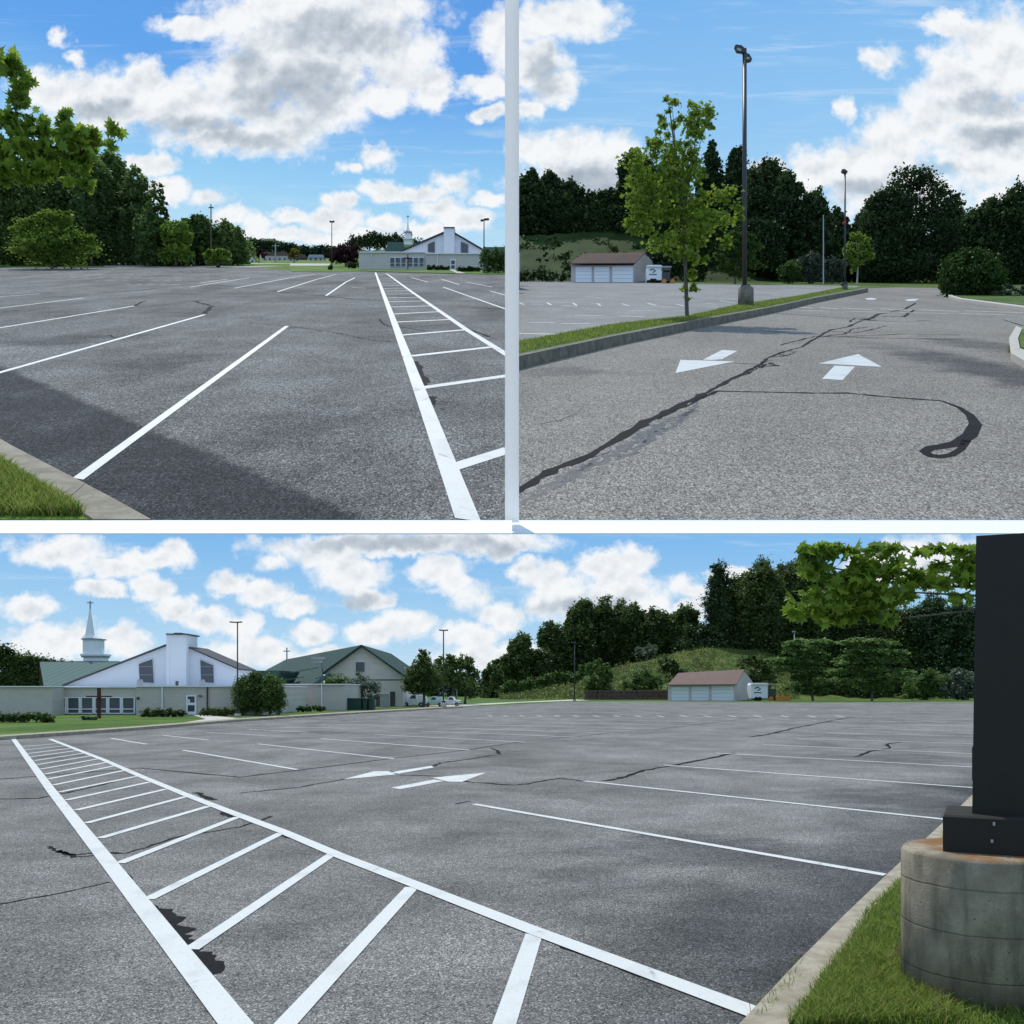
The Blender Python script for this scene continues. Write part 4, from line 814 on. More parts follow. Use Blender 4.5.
# understorey that reads as one mass
bl = [(x, 672 + (x - 500) * 0 + rg.uniform(-8, 10), 13, 12) for x in range(545, 640, 10)]
def mass(name, bl, d, mat, dens, ls, seed):
    g = np.random.RandomState(seed); p = crown_points(bl, int(sum(b[2] * b[3] * 3.14 for b in bl) * dens), d, g, .25, .5, .2); o = leaves(name, p, ls * d / F, mat, None, g); o['kind'] = 'stuff'; return o
mass('undergrowth', [(x, float(np.interp(x, [490, 540, 600, 660, 700, 780, 820, 900, 1030], [692, 676, 655, 645, 638, 645, 668, 680, 685])) + rg.uniform(-5, 5), 14, 14) for x in range(492, 1040, 9)], 232, L_dark, 2.4, 2.4, 5)
mass('undergrowth', [(x, float(np.interp(x, [500, 560, 600], [692, 680, 668])) + rg.uniform(-3, 3), 8, 6) for x in range(505, 600, 7)], 196, L_mid, 2.0, 2.2, 6)
mass('undergrowth', [(x, 690 + rg.uniform(-6, 4), 15, 10) for x in range(800, 1040, 12)], 176, L_dark, 2.2, 2.2, 7)
mass('far_wood', [(x, float(np.interp(x, [-20, 14, 30, 60, 90, 130], [655, 662, 668, 674, 678, 684])) + rg.uniform(-3, 3), 10, 12) for x in range(-20, 100, 6)] + [(x, 680, 10, 10) for x in range(-20, 70, 6)], 150, L_dark, 2.6, 2.3, 9)
mass('far_wood', [(x, 690 + rg.uniform(-4, 4), 12, 9) for x in range(380, 520, 8)], 240, leafmat('far_leaf', (.04, .07, .05), (.09, .13, .09), 1, .2, .1), 2.0, 2.2, 10)
GB = 'shrubs and young trees on the slope'
tree('young_tree', 'young round tree standing right of the thin lamp post on the slope', 598, 697, 172, oak(598, 658, 695, 15, rg, 6), L_mid, 1.8, 2.0, .9, 'tree', GB)
tree('shrub', 'spreading shrub between the young tree and the garage on the slope', 638, 694, 174, [(630, 682, 12, 8), (645, 678, 14, 9), (655, 684, 10, 8), (637, 688, 16, 6)], L_mid, 1.8, 2.0, .7, 'shrub', GB)
tree('shrub', 'taller dark shrub on the slope behind the left end of the garage roof', 665, 684, 186, [(662, 664, 8, 9), (670, 668, 9, 9), (680, 672, 10, 7)], L_dark, 1.8, 2.0, .7, 'shrub', GB)
tree('shrub', 'pale grey green shrub on the crest of the hill under the wood', 648, 660, 216, [(642, 652, 9, 6), (652, 649, 8, 6)], L_grey, 1.6, 2.0, .6, 'shrub', GB)
tree('shrub', 'dark shrub on the slope behind the garage gable', 762, 694, 170, [(750, 662, 12, 8), (765, 668, 14, 10), (760, 680, 16, 10)], L_dark, 2.0, 2.0, .8, 'shrub', GB)
for cx, lb, hw, tp in ((812, 'left of two low layered dogwoods, dark short trunk at the kerb', 42, 639), (872, 'right of two low layered dogwoods, its trunk on the verge', 44, 638)):
    tree('dogwood', lb, cx if cx > 830 else 813, 702, 148 if cx < 830 else 142, layered(cx - (8 if cx < 830 else 0), tp, 692, hw, rg, 6), L_light if 0 else leafmat('leaf_dogwood%d' % cx, (.08, .16, .045), (.22, .33, .10), 1, .4, .3), 1.9, 1.9, 1.3, 'dogwood', 'layered dogwoods beyond the lot', spread=.2, up=1.6)
for x, lb, mt in ((925, 'mid green bush at the verge right of the layered dogwoods', L_mid), (958, 'pale green bush at the verge just left of the big dark post', L_grey), (990, 'dark bush hidden behind the big dark post', L_mid)):
    tree('bush', lb, x, 700, 158, [(x - 8, 686, 13, 11), (x + 8, 683, 13, 12), (x, 676, 10, 8), (x, 692, 18, 7)], mt, 1.9, 2.1, .8, 'bush', 'bushes on the right verge')
# ---- near maple reaching in from the right
MPL = [(815, 551, 20, 9), (835, 548, 25, 8), (868, 550, 20, 8), (822, 566, 22, 11), (810, 574, 13, 8), (846, 580, 30, 15), (868, 586, 25, 13), (838, 600, 28, 12), (812, 610, 18, 7), (802, 616, 8, 5), (850, 614, 28, 9), (884, 600, 22, 10),
       (905, 592, 20, 10), (898, 550, 26, 6), (930, 548, 22, 6), (957, 549, 20, 7), (928, 582, 16, 7), (950, 577, 20, 11), (968, 582, 14, 12), (962, 601, 12, 5), (958, 562, 20, 7), (888, 620, 9, 6), (985, 570, 25, 20), (880, 570, 26, 12), (905, 572, 18, 10), (856, 565, 20, 9), (835, 618, 20, 9), (862, 604, 24, 12), (940, 566, 14, 7)]
def near_branch(label, blobs, d, foot, n, ls, mat, minrow, bark, tr, seed, joint):
    rg = np.random.RandomState(seed); k = d / F; root = thing('maple_tree', V(foot[0], foot[1], d), label, 'maple')
    p = crown_points(blobs, n, d, rg, .35, .8, .2); row = CY - (p[:, 2] - H) / p[:, 1] * F; p = p[row > minrow + ls * .62]
    leaves('leaves', p, ls * k, mat, root, rg, 'maple', 0.5)
    mb = MB(); a = Vector(V(foot[0], foot[1], d)); j = Vector(V(joint[0], joint[1], d)); mb.tube([a, a.lerp(j, .6) + Vector((tr * k, 0, 0)), j], [tr * k * 1.3, tr * k, tr * k * .6], 10)
    for (x, y, rx, ry) in blobs[3::9]:
        e = Vector(V(x, max(y, minrow + 4), d)); q = j.lerp(e, .5) - Vector((0, 0, .05 * (e - j).length)); mb.tube([j, q, e], [tr * k * .13, tr * k * .08, tr * k * .04], 6)
    mb.obj('trunk', bark, root, True); return root
near_branch('maple with bright lobed leaves hanging in at the top right of the lower view', MPL, 6.4, (1085, 960), 1250, 13.5, L_maple, 536, M_bark, 16, 4, (1050, 585))

# ================================================================== THE UPPER LEFT LOT
ra = 95.2 / 1.6
patch('ground', A, [(-900, 257.5), (512, 257.5), (512, 520), (-250, 520)], M_gA)
patch('parking_lot', A, [(-400, 268.5), (13, 267.6), (105, 266.2), (250, 266.6), (290, 270.6), (370, 271.6), (505, 274.4), (512, 274.6), (512, 520), (-250, 520)], M_asA, .12)
patch('town_road', A, [(100, 264.0), (135, 263.2), (255, 263.0), (330, 263.6), (330, 266.4), (285, 266.0), (250, 266.9), (105, 266.5)], M_path, .2)
for a, b in (((140, 264.6), (190, 266.0)), ((203, 263.8), (290, 265.6)), ((284, 265.6), (372, 271.6))): patch('grass_island', A, [(a[0], a[1]), (b[0], a[1] - .2), (b[0], b[1]), (a[0] + 8, b[1])], M_gA, 1.2, wall=1.2)
patch('lawn', A, [(340, 265.5), (512, 265.5), (512, 274.2), (440, 273), (372, 271.2), (340, 268.6)], M_gA, 2.0, wall=2)
patch('path', A, [(449, 269.4), (453, 269.4), (466, 273.4), (457, 273.2)], M_path, 2.4)
kerb('kerb', A, [(-60, 424), (-20, 450), (13, 470), (54, 494), (72, 504.5), (93, 519)], [(-60, 404), (-20, 427), (13, 446), (77, 479), (115, 499), (151, 519)], 0.06, M_kA)
patch('grass_verge', A, [(-60, 424), (-20, 450), (13, 470), (54, 494), (72, 504.5), (94, 519.4), (-250, 519.4), (-250, 424)], M_gA, 0.045 * ra, wall=2)
ribbon('kerb_joint', A, [(65, 500), (84, 483)], .012, M_darktrim, .064 * ra)
blades('grass', A, [(-60, 424), (-20, 451), (13, 472), (54, 497), (72, 507), (84, 516.5), (-60, 516.5)], 24000, 0.075, M_blade, 0.045 * ra, 11, .0035)
patch('white_edge', A, [(-250, 520.4), (512, 520.4), (512, 533.2), (-235, 533.2)], M_edge, 0.068 * ra, wall=.3)
PA = lambda pts, w=.1, r=.30: ribbon('parking_line', A, pts, w, M_pA, r)
for a, b in [((78, 478.6), (287, 326)), ((-8, 374.6), (205, 314.5)), ((-8, 329), (134, 306)), ((-8, 309), (83, 298)), ((-8, 297.4), (39, 293.8)), ((326, 295.6), (346, 282)), ((346, 282), (355, 277.6)), ((277.6, 291.7), (316, 279.5)), ((316, 279.5), (336, 274.4)), ((234, 288.2), (289, 278)),
             ((289, 278), (315, 274)), ((443, 287), (510, 310.5)), ((490, 291), (510, 296.3)), ((411, 277.5), (428, 282)), ((441, 279), (459, 284.5)), ((466.5, 282), (492.5, 287)), ((190, 287), (225, 281.5)), ((225, 281.5), (250, 277.6)), ((200, 283), (228, 279)), ((352, 287.4), (366, 288.2)), ((326, 276.8), (342, 277.6))]:
    PA([a, b], .09)
rg2 = random.Random(4)
for y, x0, x1 in ((271.6, 40, 235), (274.2, 55, 240), (277.4, 70, 215), (280.6, 95, 190), (284.2, 125, 175)):
    x = x0
    while x < x1: L_ = rg2.uniform(5, 8); PA([(x, y), (x + L_, y + .15)], .09); x += L_ + rg2.uniform(5, 9)
for x in range(300, 505, 22): PA([(x, 275.6 + (x - 300) * .012), (x + 9, 276 + (x - 300) * .012)], .06)
PA([(375.5, 272.6), (408, 359), (468, 519.6)], .145, .38); PA([(386, 273.6), (388, 274.6), (412, 292), (441, 312), (466.5, 329.6), (505, 353.4), (509, 356)], .13, .38)
for a, b in [((376, 278.6), (393.5, 278.4)), ((377, 281), (397, 280.6)), ((378.4, 283.6), (400, 283)), ((379.6, 286), (404, 285.4)), ((381, 288.6), (407, 288)), ((382, 291), (410.4, 290.6)), ((383.6, 294.2), (414, 293.8)), ((385, 298), (419, 297.2)), ((386.7, 301.6), (424, 301)),
             ((389, 307), (432, 305.8)), ((392.6, 314), (440, 311.6)), ((396.5, 322), (451, 319.4)), ((402, 335), (467, 329.6)), ((411, 356), (491, 347)), ((421, 387.8), (509, 375.4)), ((450, 468), (509, 449.5))]: PA([a, b], .095)
CA = lambda pts, w=.03, j=.4: ribbon('crack_sealant', A, pts, [q * 1.5 for q in w] if isinstance(w, list) else w * 1.5, M_tA, .22, jitter=j, seed=int(pts[0][0] * 5 + pts[0][1]), sub=6)
CA([(-5, 295), (13, 294.6), (51, 292), (87, 290)], .06); CA([(97, 293), (135, 291), (165, 287), (191, 284), (206, 284.5), (254, 288), (288, 293), (326, 296), (352, 299), (382, 300.5)], .07); CA([(425, 305), (505, 309), (512, 309)], .07)
CA([(250, 323), (276, 325), (311, 329), (340, 333.5), (371, 340), (397, 342)], .025); CA([(204, 314), (208, 310), (213, 306), (200, 303), (196, 301)], .08); CA([(134, 306), (140, 303), (146, 300.6)], .07); CA([(379, 319), (384, 324.5), (392, 327), (405, 327.6), (425, 331)], .035)
CA([(462, 327), (490, 337)], .05); CA([(414, 361), (421, 378), (426, 388)], [.06, .12, .05], .2); CA([(429, 396), (433, 405)], [.10, .04], .2); CA([(160, 289), (185, 291)], .05); CA([(402, 342), (407, 352)], .05)
CA([(110, 335), (114, 338)], .03); CA([(88, 470), (125, 447), (132, 437)], .006); 
CA([(250, 300), (300, 303), (350, 305), (380, 309)], .02)

dW = A.d(266.0)
GWA = 'trees along the left edge of the upper left lot'
rg = np.random.RandomState(5)
WA = [(-6, 150, 262, 26, 'tall dark tree cut by the left edge, below the maple leaves', L_darkU, 0), (28, 168, 264, 26, 'dark leafy tree behind the low bright dogwood, left part', L_darkU, 60), (62, 160, 264, 26, 'dark tall tree rising above the low bright dogwood', L_darkU, 120), (92, 158, 264, 24, 'dark tree left of the highest crown', L_darkU, 40),
      (112, 155, 264, 26, 'highest dark crown of the left wood', L_darkU, 180), (134, 168, 264, 20, 'open dark crown with sky showing through, left of the pale bare trunk', L_darkU, 90), (158, 182, 264, 10, 'slender tree with a pale bare trunk at the right end of the tall wood', L_midU, 0), (148, 212, 265, 16, 'short dark tree below the open crown', L_darkU, -60),
      (176, 220, 264, 16, 'bright green bushy tree right of the pale bare trunk', L_lightU, -90), (194, 214, 264, 18, 'rounded mid green tree left of the thin dark pole', L_midU, 0), (206, 222, 264, 13, 'mid green tree at the thin dark pole', L_midU, 60), (228, 221, 264, 16, 'dark round topped tree at the right end of the left wood', L_darkU, 30), (218, 250, 265, 14, 'low bright green shrub at the foot of the round topped tree', L_lightU, -200)]
for i, (x, a, b, hw, lb, mt, dd) in enumerate(WA):
    tree('woodland_tree', lb, x, b, dW + dd, oak(x, a, b - 2, hw, rg, 10), {L_darkU: L_woodA}.get(mt, mt), 1.5 if x in (134, 158) else 2.6, 2.5, 1.6 if x != 158 else 1.3, 'tree', GWA, bark=M_barkl if x in (158, 28) else M_bark, spread=.19, limbs=x in (134, 158, 62), core=0 if x in (134, 158) else 1)
mass('undergrowth', [(x, 256 + rg.uniform(-5, 3), 12, 9) for x in range(-20, 243, 8)], dW + 60, L_woodA, 2.0, 2.4, 19)
mass('undergrowth', [(x, float(np.interp(x, [130, 165, 185, 215, 245], [236, 240, 240, 238, 250])) + rg.uniform(-6, 8), 10, 13) for x in range(128, 244, 6)], dW + 30, L_woodA, 1.8, 2.4, 20)
mass('undergrowth', [(x, 250 + rg.uniform(-8, 4), 14, 13) for x in range(-20, 245, 10)], dW + 260, L_woodA, 1.9, 2.4, 15); mass('undergrowth', [(x, 225 + rg.uniform(-8, 8), 14, 18) for x in range(-20, 120, 9)], dW + 300, L_woodA, 2.2, 2.6, 16)
tree('dogwood', 'broad low bright green dogwood under the dark wood at the upper left lot', 55, 265.5, dW - 420, layered(54, 214, 264, 44, rg, 8) + [(54, 250, 40, 14)], L_lightU, 1.3, 2.2, 1.6, 'dogwood', spread=.2, up=1.6)
t = thing('utility_pole', V(211, 265, dW - 100), 'thin dark utility pole with a short crossarm left of the round topped tree', 'utility pole'); MB().lathe(211, [(204, .55), (265, .8)], dW - 100, 8).obj('pole', M_bark, t); MB().rect(208.5, 207, 213.5, 207.8, dW - 102, 3).obj('crossarm', M_bark, t)
near_branch('maple with bright lobed leaves hanging in at the left of the upper left view', [(10, 70, 14, 12), (22, 74, 8, 10), (14, 92, 14, 12), (22, 100, 9, 10), (4, 112, 14, 12), (12, 130, 14, 14), (40, 128, 16, 9), (62, 124, 10, 8), (50, 142, 24, 10), (78, 140, 20, 8), (100, 137, 14, 5), (116, 133, 8, 5), (112, 144, 8, 4), (30, 152, 28, 12), (66, 156, 24, 10), (90, 152, 10, 8), (22, 170, 24, 10), (58, 172, 20, 9), (82, 168, 11, 10), (76, 182, 12, 6), (4, 160, 12, 24)],
            360, (-70, 470), 1250, 11, L_mapleU, -40, M_bark, 14, 6, (-38, 150))
# far town
dT = 4700
hill('far_hill', [(230, 262, 243), (250, 262, 240), (262, 262, 238), (275, 262, 240), (290, 262, 244), (310, 262, 247), (335, 262, 249), (420, 262, 250), (505, 262, 250)], dT + 900, dT + 1300, L_darkU, 6, 10, 4, 300, 4)
mass('far_wood', [(x, float(np.interp(x, [236, 262, 275, 300, 340], [247, 245, 247, 252, 254])) + rg.uniform(-1, 1), 6, 6.5) for x in range(236, 344, 4)], dT + 500, leafmat('far_leaf_upper', (.028, .055, .03), (.06, .10, .05), 60, .2, .05), 2.6, 1.9, 17)
mass('far_wood', [(x, float(np.interp(x, [350, 360, 375, 400, 420], [243, 241, 240, 243, 247])) + rg.uniform(-1, 1), 7, 7) for x in range(352, 422, 5)], dT - 300, L_darkU, 2.6, 1.9, 18)
def house(x0, x1, yt, yb, d, lb, wm, rm, gable=False):
    t = thing('house', V((x0 + x1) / 2, yb, d), lb, 'house', 'small houses of the distant town'); xm = (x0 + x1) / 2
    if gable: MB().prism([(x0, yb), (x0, yt + 3), (xm, yt), (x1, yt + 3), (x1, yb)], d, 60).obj('wall', wm, t); MB().prism([(x0 - .5, yt + 3.3), (xm, yt - .3), (x1 + .5, yt + 3.3), (xm, yt + .4)], d - 4, 66).obj('roof', rm, t)
    else: MB().rect(x0, yt + 3, x1, yb, d, 60).obj('wall', wm, t); MB().prism([(x0 - .6, yt + 3.2), (x0 + 1, yt), (x1 - 1, yt), (x1 + .6, yt + 3.2)], d - 4, 66).obj('roof', rm, t)
    w = MB()
    for i in range(max(1, int((x1 - x0) / 5))): w.rect(x0 + 2 + i * 5, yb - 4.6, x0 + 3.4 + i * 5, yb - 2.4, d - 2, 2)
    w.obj('windows', M_glassy, t)
house(244, 252.5, 251, 262, dT - 300, 'little white gabled house at the left of the distant town', M_trim, M_steel, True); house(262, 288, 252, 262.5, dT, 'long low house with a dull red roof in the distant town', M_garageU, M_shingleU); house(288, 296, 255, 262.5, dT - 200, 'cream house behind the golden tree', M_path, M_shingleU)
house(297, 306, 254.6, 262.6, dT + 50, 'brown shed right of the golden tree', M_shingleU, M_shingleU); house(308, 324, 254.6, 262.5, dT - 60, 'pale low house with a grey roof left of the purple tree', M_blockU, M_steel)
tree('small_tree', 'small wine red tree before the distant houses', 259, 262, dT - 500, [(256, 254, 4, 4), (262, 254, 4, 4), (259, 252, 4, 3)], L_purple, 3, 1.5, .5); tree('small_tree', 'small golden tree in the distant town', 294, 262.4, dT - 520, [(292, 255, 4, 4), (297, 255, 4, 4), (294, 252, 4, 3)], L_gold, 3, 1.5, .5)
tree('purple_tree', 'dark purple leaved tree at the left end of the church lawn beside the lamp post', 346, 266.8, 3480, [(338, 253, 9, 7), (352, 252, 9, 8), (345, 249, 9, 6), (335, 258, 7, 5), (355, 258, 6, 6), (346, 258, 12, 6)], L_purple, 2.6, 1.8, .9)
t = thing('utility_pole', V(275.5, 262.6, dT - 400), 'pale utility pole with a crossarm before the distant red roof', 'utility pole'); MB().lathe(275.5, [(243.5, .6), (263, .8)], dT - 400, 8).obj('pole', M_steel, t); MB().rect(272, 245.4, 279, 246, dT - 402, 4).obj('crossarm', M_steel, t)
dd = A.d(268)
lamp_post(A, 331.8, 221, 267, dd, .9, 'thin lamp post beside the purple tree in the upper left view', two(331.8, 220.6, 2.4), 'lamp posts of the upper left lot', None)
lamp_post(A, 484, 219, 273, A.d(273) - 10, 1.2, 'lamp post with a two sided head beside the evergreens in the upper left view', [[(484, 219.4), (484, 218.4), (489, 218.0), (489, 219.2)], [(480.5, 220.4), (480.5, 219.4), (484, 219.2), (484, 220.2)]], 'lamp posts of the upper left lot', (1.6, 2))
# church seen from the other side of the lot
dc = 3170.
t = thing('church', V(430, 270, dc), 'small distant white gabled church with a steeple at the right of the upper left view', 'church')
MB().rect(359, 252.2, 426, 269.5, dc + 8, 300).obj('wall', M_blockU, t); MB().rect(426, 253.6, 520, 271, dc, 300).obj('wall', M_blockU, t)
MB().rect(359, 251.6, 426, 252.4, dc + 2, 312).obj('roof_coping', M_trim, t); MB().rect(426, 253, 520, 253.8, dc - 6, 312).obj('roof_coping', M_trim, t)
for i in range(6):
    x0 = 390.2 + i * 5.6 + (1.2 if i > 2 else 0); f = MB().rect(x0 - .5, 257, x0 + 4.6, 266.4, dc - 3 + 8, 3).obj('window', M_trim, t); MB().rect(x0, 257.6, x0 + 4.1, 262.6, dc + 3, 2).obj('pane', M_glassw, f); MB().rect(x0, 263.4, x0 + 4.1, 265.8, dc + 3, 2).obj('pane', M_glassw, f)
dr = MB().rect(450.3, 259.4, 455.6, 269.8, dc - 4, 4).obj('door', M_trim, t); MB().rect(451.2, 260.4, 454.7, 263.8, dc - 6, 2).obj('glass', M_glassy, dr); MB().rect(451.2, 265.2, 454.7, 268.2, dc - 6, 2).obj('glass', M_glassy, dr)
MB().rect(437, 254, 437.6, 269.6, dc - 5, 4).obj('downpipe', M_trim, t)
MB().prism([(398, 256), (398, 252.6), (443.8, 232.6), (454.4, 233), (483.5, 250), (483.5, 256)], dc + 150, 500).obj('gable_wall', M_white, t)
MB().prism([(396.5, 252.8), (396.5, 252), (443.8, 231.4), (443.8, 232.4)], dc + 140, 520).obj('roof', M_darktrim, t); MB().prism([(454.4, 232.8), (454.4, 232), (485, 249.8), (485, 250.8)], dc + 140, 520).obj('roof', M_darktrim, t)
ch = MB().rect(443.8, 227.6, 454.4, 256, dc + 130, 80).obj('chimney', M_white, t); MB().rect(443.5, 226.9, 454.7, 227.7, dc + 126, 90).obj('cap', M_darktrim, ch)
for pl in ([(428, 244), (434.6, 241.4), (434.6, 252), (428, 251.6)], [(461, 241.6), (468, 244.6), (468, 253.4), (461, 252.6)]): MB().prism(pl, dc + 145, 4).obj('window', M_glassw, t)
MB().prism([(387, 242), (387.6, 252.4), (420, 252.4), (420, 243), (404, 242)], dc + 800, 60).obj('roof', M_seamU, t); MB().prism([(483, 247), (483, 253.6), (520, 253.6), (520, 247)], dc + 500, 60).obj('roof', M_seamU, t)
s0 = MB().rect(404, 239, 412, 244.4, dc + 700, 25).obj('steeple', M_trim, t); MB().rect(402.8, 237.8, 413, 238.9, dc + 690, 40).obj('cornice', M_trim, s0); MB().rect(404.6, 232, 411.2, 237.8, dc + 705, 20).obj('belfry', M_trim, s0); MB().rect(404, 231.2, 411.8, 232, dc + 698, 30).obj('cornice', M_steel, s0)
MB().lathe(407.9, [(219.5, .3), (229, 1.5), (231.2, 3.2)], dc + 715, 4, math.pi / 4).obj('spire', M_trim, s0); q = MB(); q.rect(407.6, 215, 408.2, 219.8, dc + 715, 2); q.rect(406.4, 216.2, 409.4, 216.8, dc + 713, 2); q.obj('cross', M_steel, s0)
q = MB(); q.rect(407.3, 254.2, 408.3, 268.6, dc - 120, 4); q.rect(403.6, 257.4, 412, 258.2, dc - 122, 4); tag(q.obj('wooden_cross', M_rust), 'tiny brown cross on the far church lawn in the upper left view', 'cross')
GHA = 'hedges before the distant church'
hedge(349, 262.6, 375.6, 268.4, dc - 60, 'long dark hedge left of the tiny brown cross, far church', group=GHA, mat=L_darkU, ls=1.3); hedge(377, 263, 389.6, 267.6, dc - 50, 'short dark hedge under the left end of the far church windows', group=GHA, mat=L_darkU); hedge(427.6, 265, 448.6, 270, dc - 80, 'dark hedge just left of the far church door', group=GHA, mat=L_darkU); hedge(457.6, 266.6, 480, 271.6, dc - 90, 'dark hedge just right of the far church door', group=GHA, mat=L_darkU)
hedge(329, 265, 332, 269.6, 3320, 'single round shrub at the kerb left of the purple tree', 'shrub', 'shrub', None, L_midU)
for x, tp, hw, lb in ((487, 250, 7, 'left one'), (495, 248, 8, 'middle one'), (506, 250, 9, 'right one, cut off')): tree('arborvitae', 'dense green arborvitae at the right end of the far church, ' + lb, x, 273, 2850, [(x, tp + 6, hw * .6, 6), (x, 263, hw, 10), (x, 258, hw * .85, 9)], L_midU, 3, 1.5, .8, 'arborvitae', 'arborvitae at the far church', spread=.2, limbs=False)
# ================================================================== THE UPPER RIGHT LOT
rb = 87.7 / 1.6
patch('ground', B, [(512, 279), (1900, 279), (1350, 520), (512, 520)], M_gB)
patch('side_lot', B, [(512, 281), (620, 281.6), (700, 284), (860, 286), (843, 291), (774, 305), (615, 329), (512, 349)], M_asB2, .12)
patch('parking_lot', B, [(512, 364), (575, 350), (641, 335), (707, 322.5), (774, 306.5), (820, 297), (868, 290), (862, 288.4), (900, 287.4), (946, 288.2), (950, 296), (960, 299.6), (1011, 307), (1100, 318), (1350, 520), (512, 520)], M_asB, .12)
IO = [(505, 359.6), (519, 356), (615.6, 335.6), (692, 321.4), (774, 306.6), (815, 297.8), (862, 289.4), (868, 288.2)]
II = [(505, 357.4), (519, 354), (615.6, 334), (692, 320), (774, 305.6), (815, 297), (858, 289), (864, 287.8)]
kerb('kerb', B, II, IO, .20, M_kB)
patch('grass_island', B, [(x, y + .1) for x, y in II] + [(843, 287), (797, 296), (740, 304), (687, 316), (615.6, 323.6), (519, 341), (505, 343.6)], M_gB, .185 * rb, wall=12)
blades('grass', B, [(505, 356), (519, 353), (615.6, 333.4), (692, 319.6), (774, 305.2), (843, 290), (843, 287.6), (797, 296.4), (740, 304.6), (687, 316.4), (615.6, 324.2), (519, 341.6), (505, 344)], 30000, .05, M_blade, .185 * rb, 21, .006)
kerb('kerb', B, [(950, 291), (953, 295.4), (962, 298), (1011, 304), (1100, 315)], [(946, 291), (949, 296), (960, 299), (1011, 305.6), (1100, 317)], .12, M_path)
patch('grass_verge', B, [(951, 291), (954, 295.2), (963, 297.6), (1011, 303.4), (1200, 325), (1500, 300), (1100, 285)], M_gB, .105 * rb, wall=6)
kerb('kerb', B, [(1022, 328), (1018, 338), (1020, 348), (1040, 356), (1200, 390)], [(1016, 326), (1009, 338), (1011, 353), (1034, 366), (1200, 410)], .12, M_path)
patch('grass_verge', B, [(1022, 329), (1019, 338), (1021, 347), (1042, 355), (1200, 386), (1200, 340)], M_gB, .12 * rb, wall=6)
blades('weeds', B, [(1008, 352), (1024, 366), (1040, 362), (1014, 346)], 900, .10, blade('dry_weed', (.16, .15, .04), (.34, .28, .08)), .0, 23, .006)
patch('white_edge', B, [(512, 520.4), (1350, 520.4), (1330, 533.2), (512, 533.2)], M_edge, 0.3, wall=.3)
PB = lambda pts, w=.1, r=.30: ribbon('parking_line', B, pts, w, M_pB, r)
for a, b in [((512, 333), (566, 334.6)), ((512, 322), (519, 322)), ((529, 322.3), (555, 322.4)), ((562, 323.4), (590, 323.6)), ((576, 315.2), (603, 315.6)), ((605, 324), (622, 323.6)), ((619, 315.8), (645, 316.8)), ((630, 310.4), (657.5, 310.6)), ((673, 311), (687, 311)), ((585, 296.4), (602, 297.8)), ((537, 296.6), (556, 297)), ((638, 292.2), (652, 292.6)), ((519, 302.6), (524, 304.6)),
             ((519, 292.4), (530, 292.6)), ((530, 304.2), (544, 304.4)), ((547, 302.4), (551, 305)), ((556, 302.4), (575, 302.8)), ((562, 305.4), (577, 306.2)), ((573, 303), (577, 305.6)), ((590, 304), (602, 303.2)), ((597, 303.4), (601, 305.8)), ((622, 303.6), (629, 306)), ((648, 303), (656, 305.6)), ((660, 306.4), (672, 306.6)), ((676, 304), (684, 306)), ((704, 306.2), (719, 306.6)), ((706, 303.4), (716, 304.4)), ((640, 299.4), (690, 298.4)),
             ((700, 298.8), (738, 299)), ((600, 290), (625, 290.2)), ((700, 292.6), (730, 292.8)), ((755, 293), (780, 292.4)), ((780, 299), (795, 298)), ((720, 300.6), (735, 303)), ((560, 289.2), (580, 289.4)), ((650, 288.4), (680, 288.8))]: PB([a, b], .1)
for x0, x1 in ((797, 813), (820, 838), (842, 872), (880, 912), (920, 958), (964, 1024)): PB([(x0, 307 + (x0 - 797) * .022), (x1, 307.8 + (x1 - 797) * .022)], .16)
for x0, x1 in ((803, 830), (850, 890), (900, 950), (960, 1005)): PB([(x0, 310.2 + (x0 - 797) * .02), (x1, 310.6 + (x1 - 797) * .02)], .10)
for a in ([(865, 298.4), (871, 297.8), (877, 298.6), (874, 299.8), (867, 299.6)], [(905, 300), (912, 298.8), (919, 299), (915, 300.8), (908, 301)]): poly_mark('painted_arrow', B, a, M_pB, .3)
poly_mark('painted_arrow_head', B, [(680.4, 359.8), (675.4, 373), (734.6, 361.4)], M_pB, .3); poly_mark('painted_arrow_shaft', B, [(703, 359.6), (722, 350), (737.5, 350.8), (722, 359.2), (712, 360)], M_pB, .32)
poly_mark('painted_arrow_head', B, [(818.6, 363.4), (858, 354), (882, 366.8)], M_pB, .3); poly_mark('painted_arrow_shaft', B, [(834.6, 365.6), (855, 366.6), (842.7, 380), (822, 378.8)], M_pB, .32)
def CB(pts, w, j=.25, sub=6, mat=M_tB, r=.2, k=1):
    if pts[0][1] < 372 or pts[0][1] > 480: w = [q * 1.25 for q in w] if isinstance(w, list) else w * 1.4
    return ribbon('crack_sealant', B, pts, w, mat, r, jitter=j, seed=int(pts[0][0] * 3 + pts[0][1]) + k, sub=sub)
CB([(505, 500), (519, 489), (557, 468.5), (598, 451), (641, 424), (656, 416.5), (687, 402.5), (717, 387), (737.5, 376), (758, 366), (768, 358), (774, 355.5), (790, 350), (802, 346.7), (818.6, 336.5), (830, 330), (848, 327), (858, 322), (866, 319)],
   [.10, .09, .095, .065, .11, .065, .09, .06, .07, .06, .055, .05, .05, .05, .07, .08, .09, .08, .07], .22)
CB([(758, 367), (770, 363), (778, 366), (766, 366), (757, 368)], .05, .5); CB([(735, 363), (765, 364.6)], .022); CB([(764, 331), (807, 332)], .05); CB([(821, 336.5), (880, 338), (920, 338.6), (965, 340)], .05, .4); CB([(768, 357), (788, 356), (778, 354)], .03)
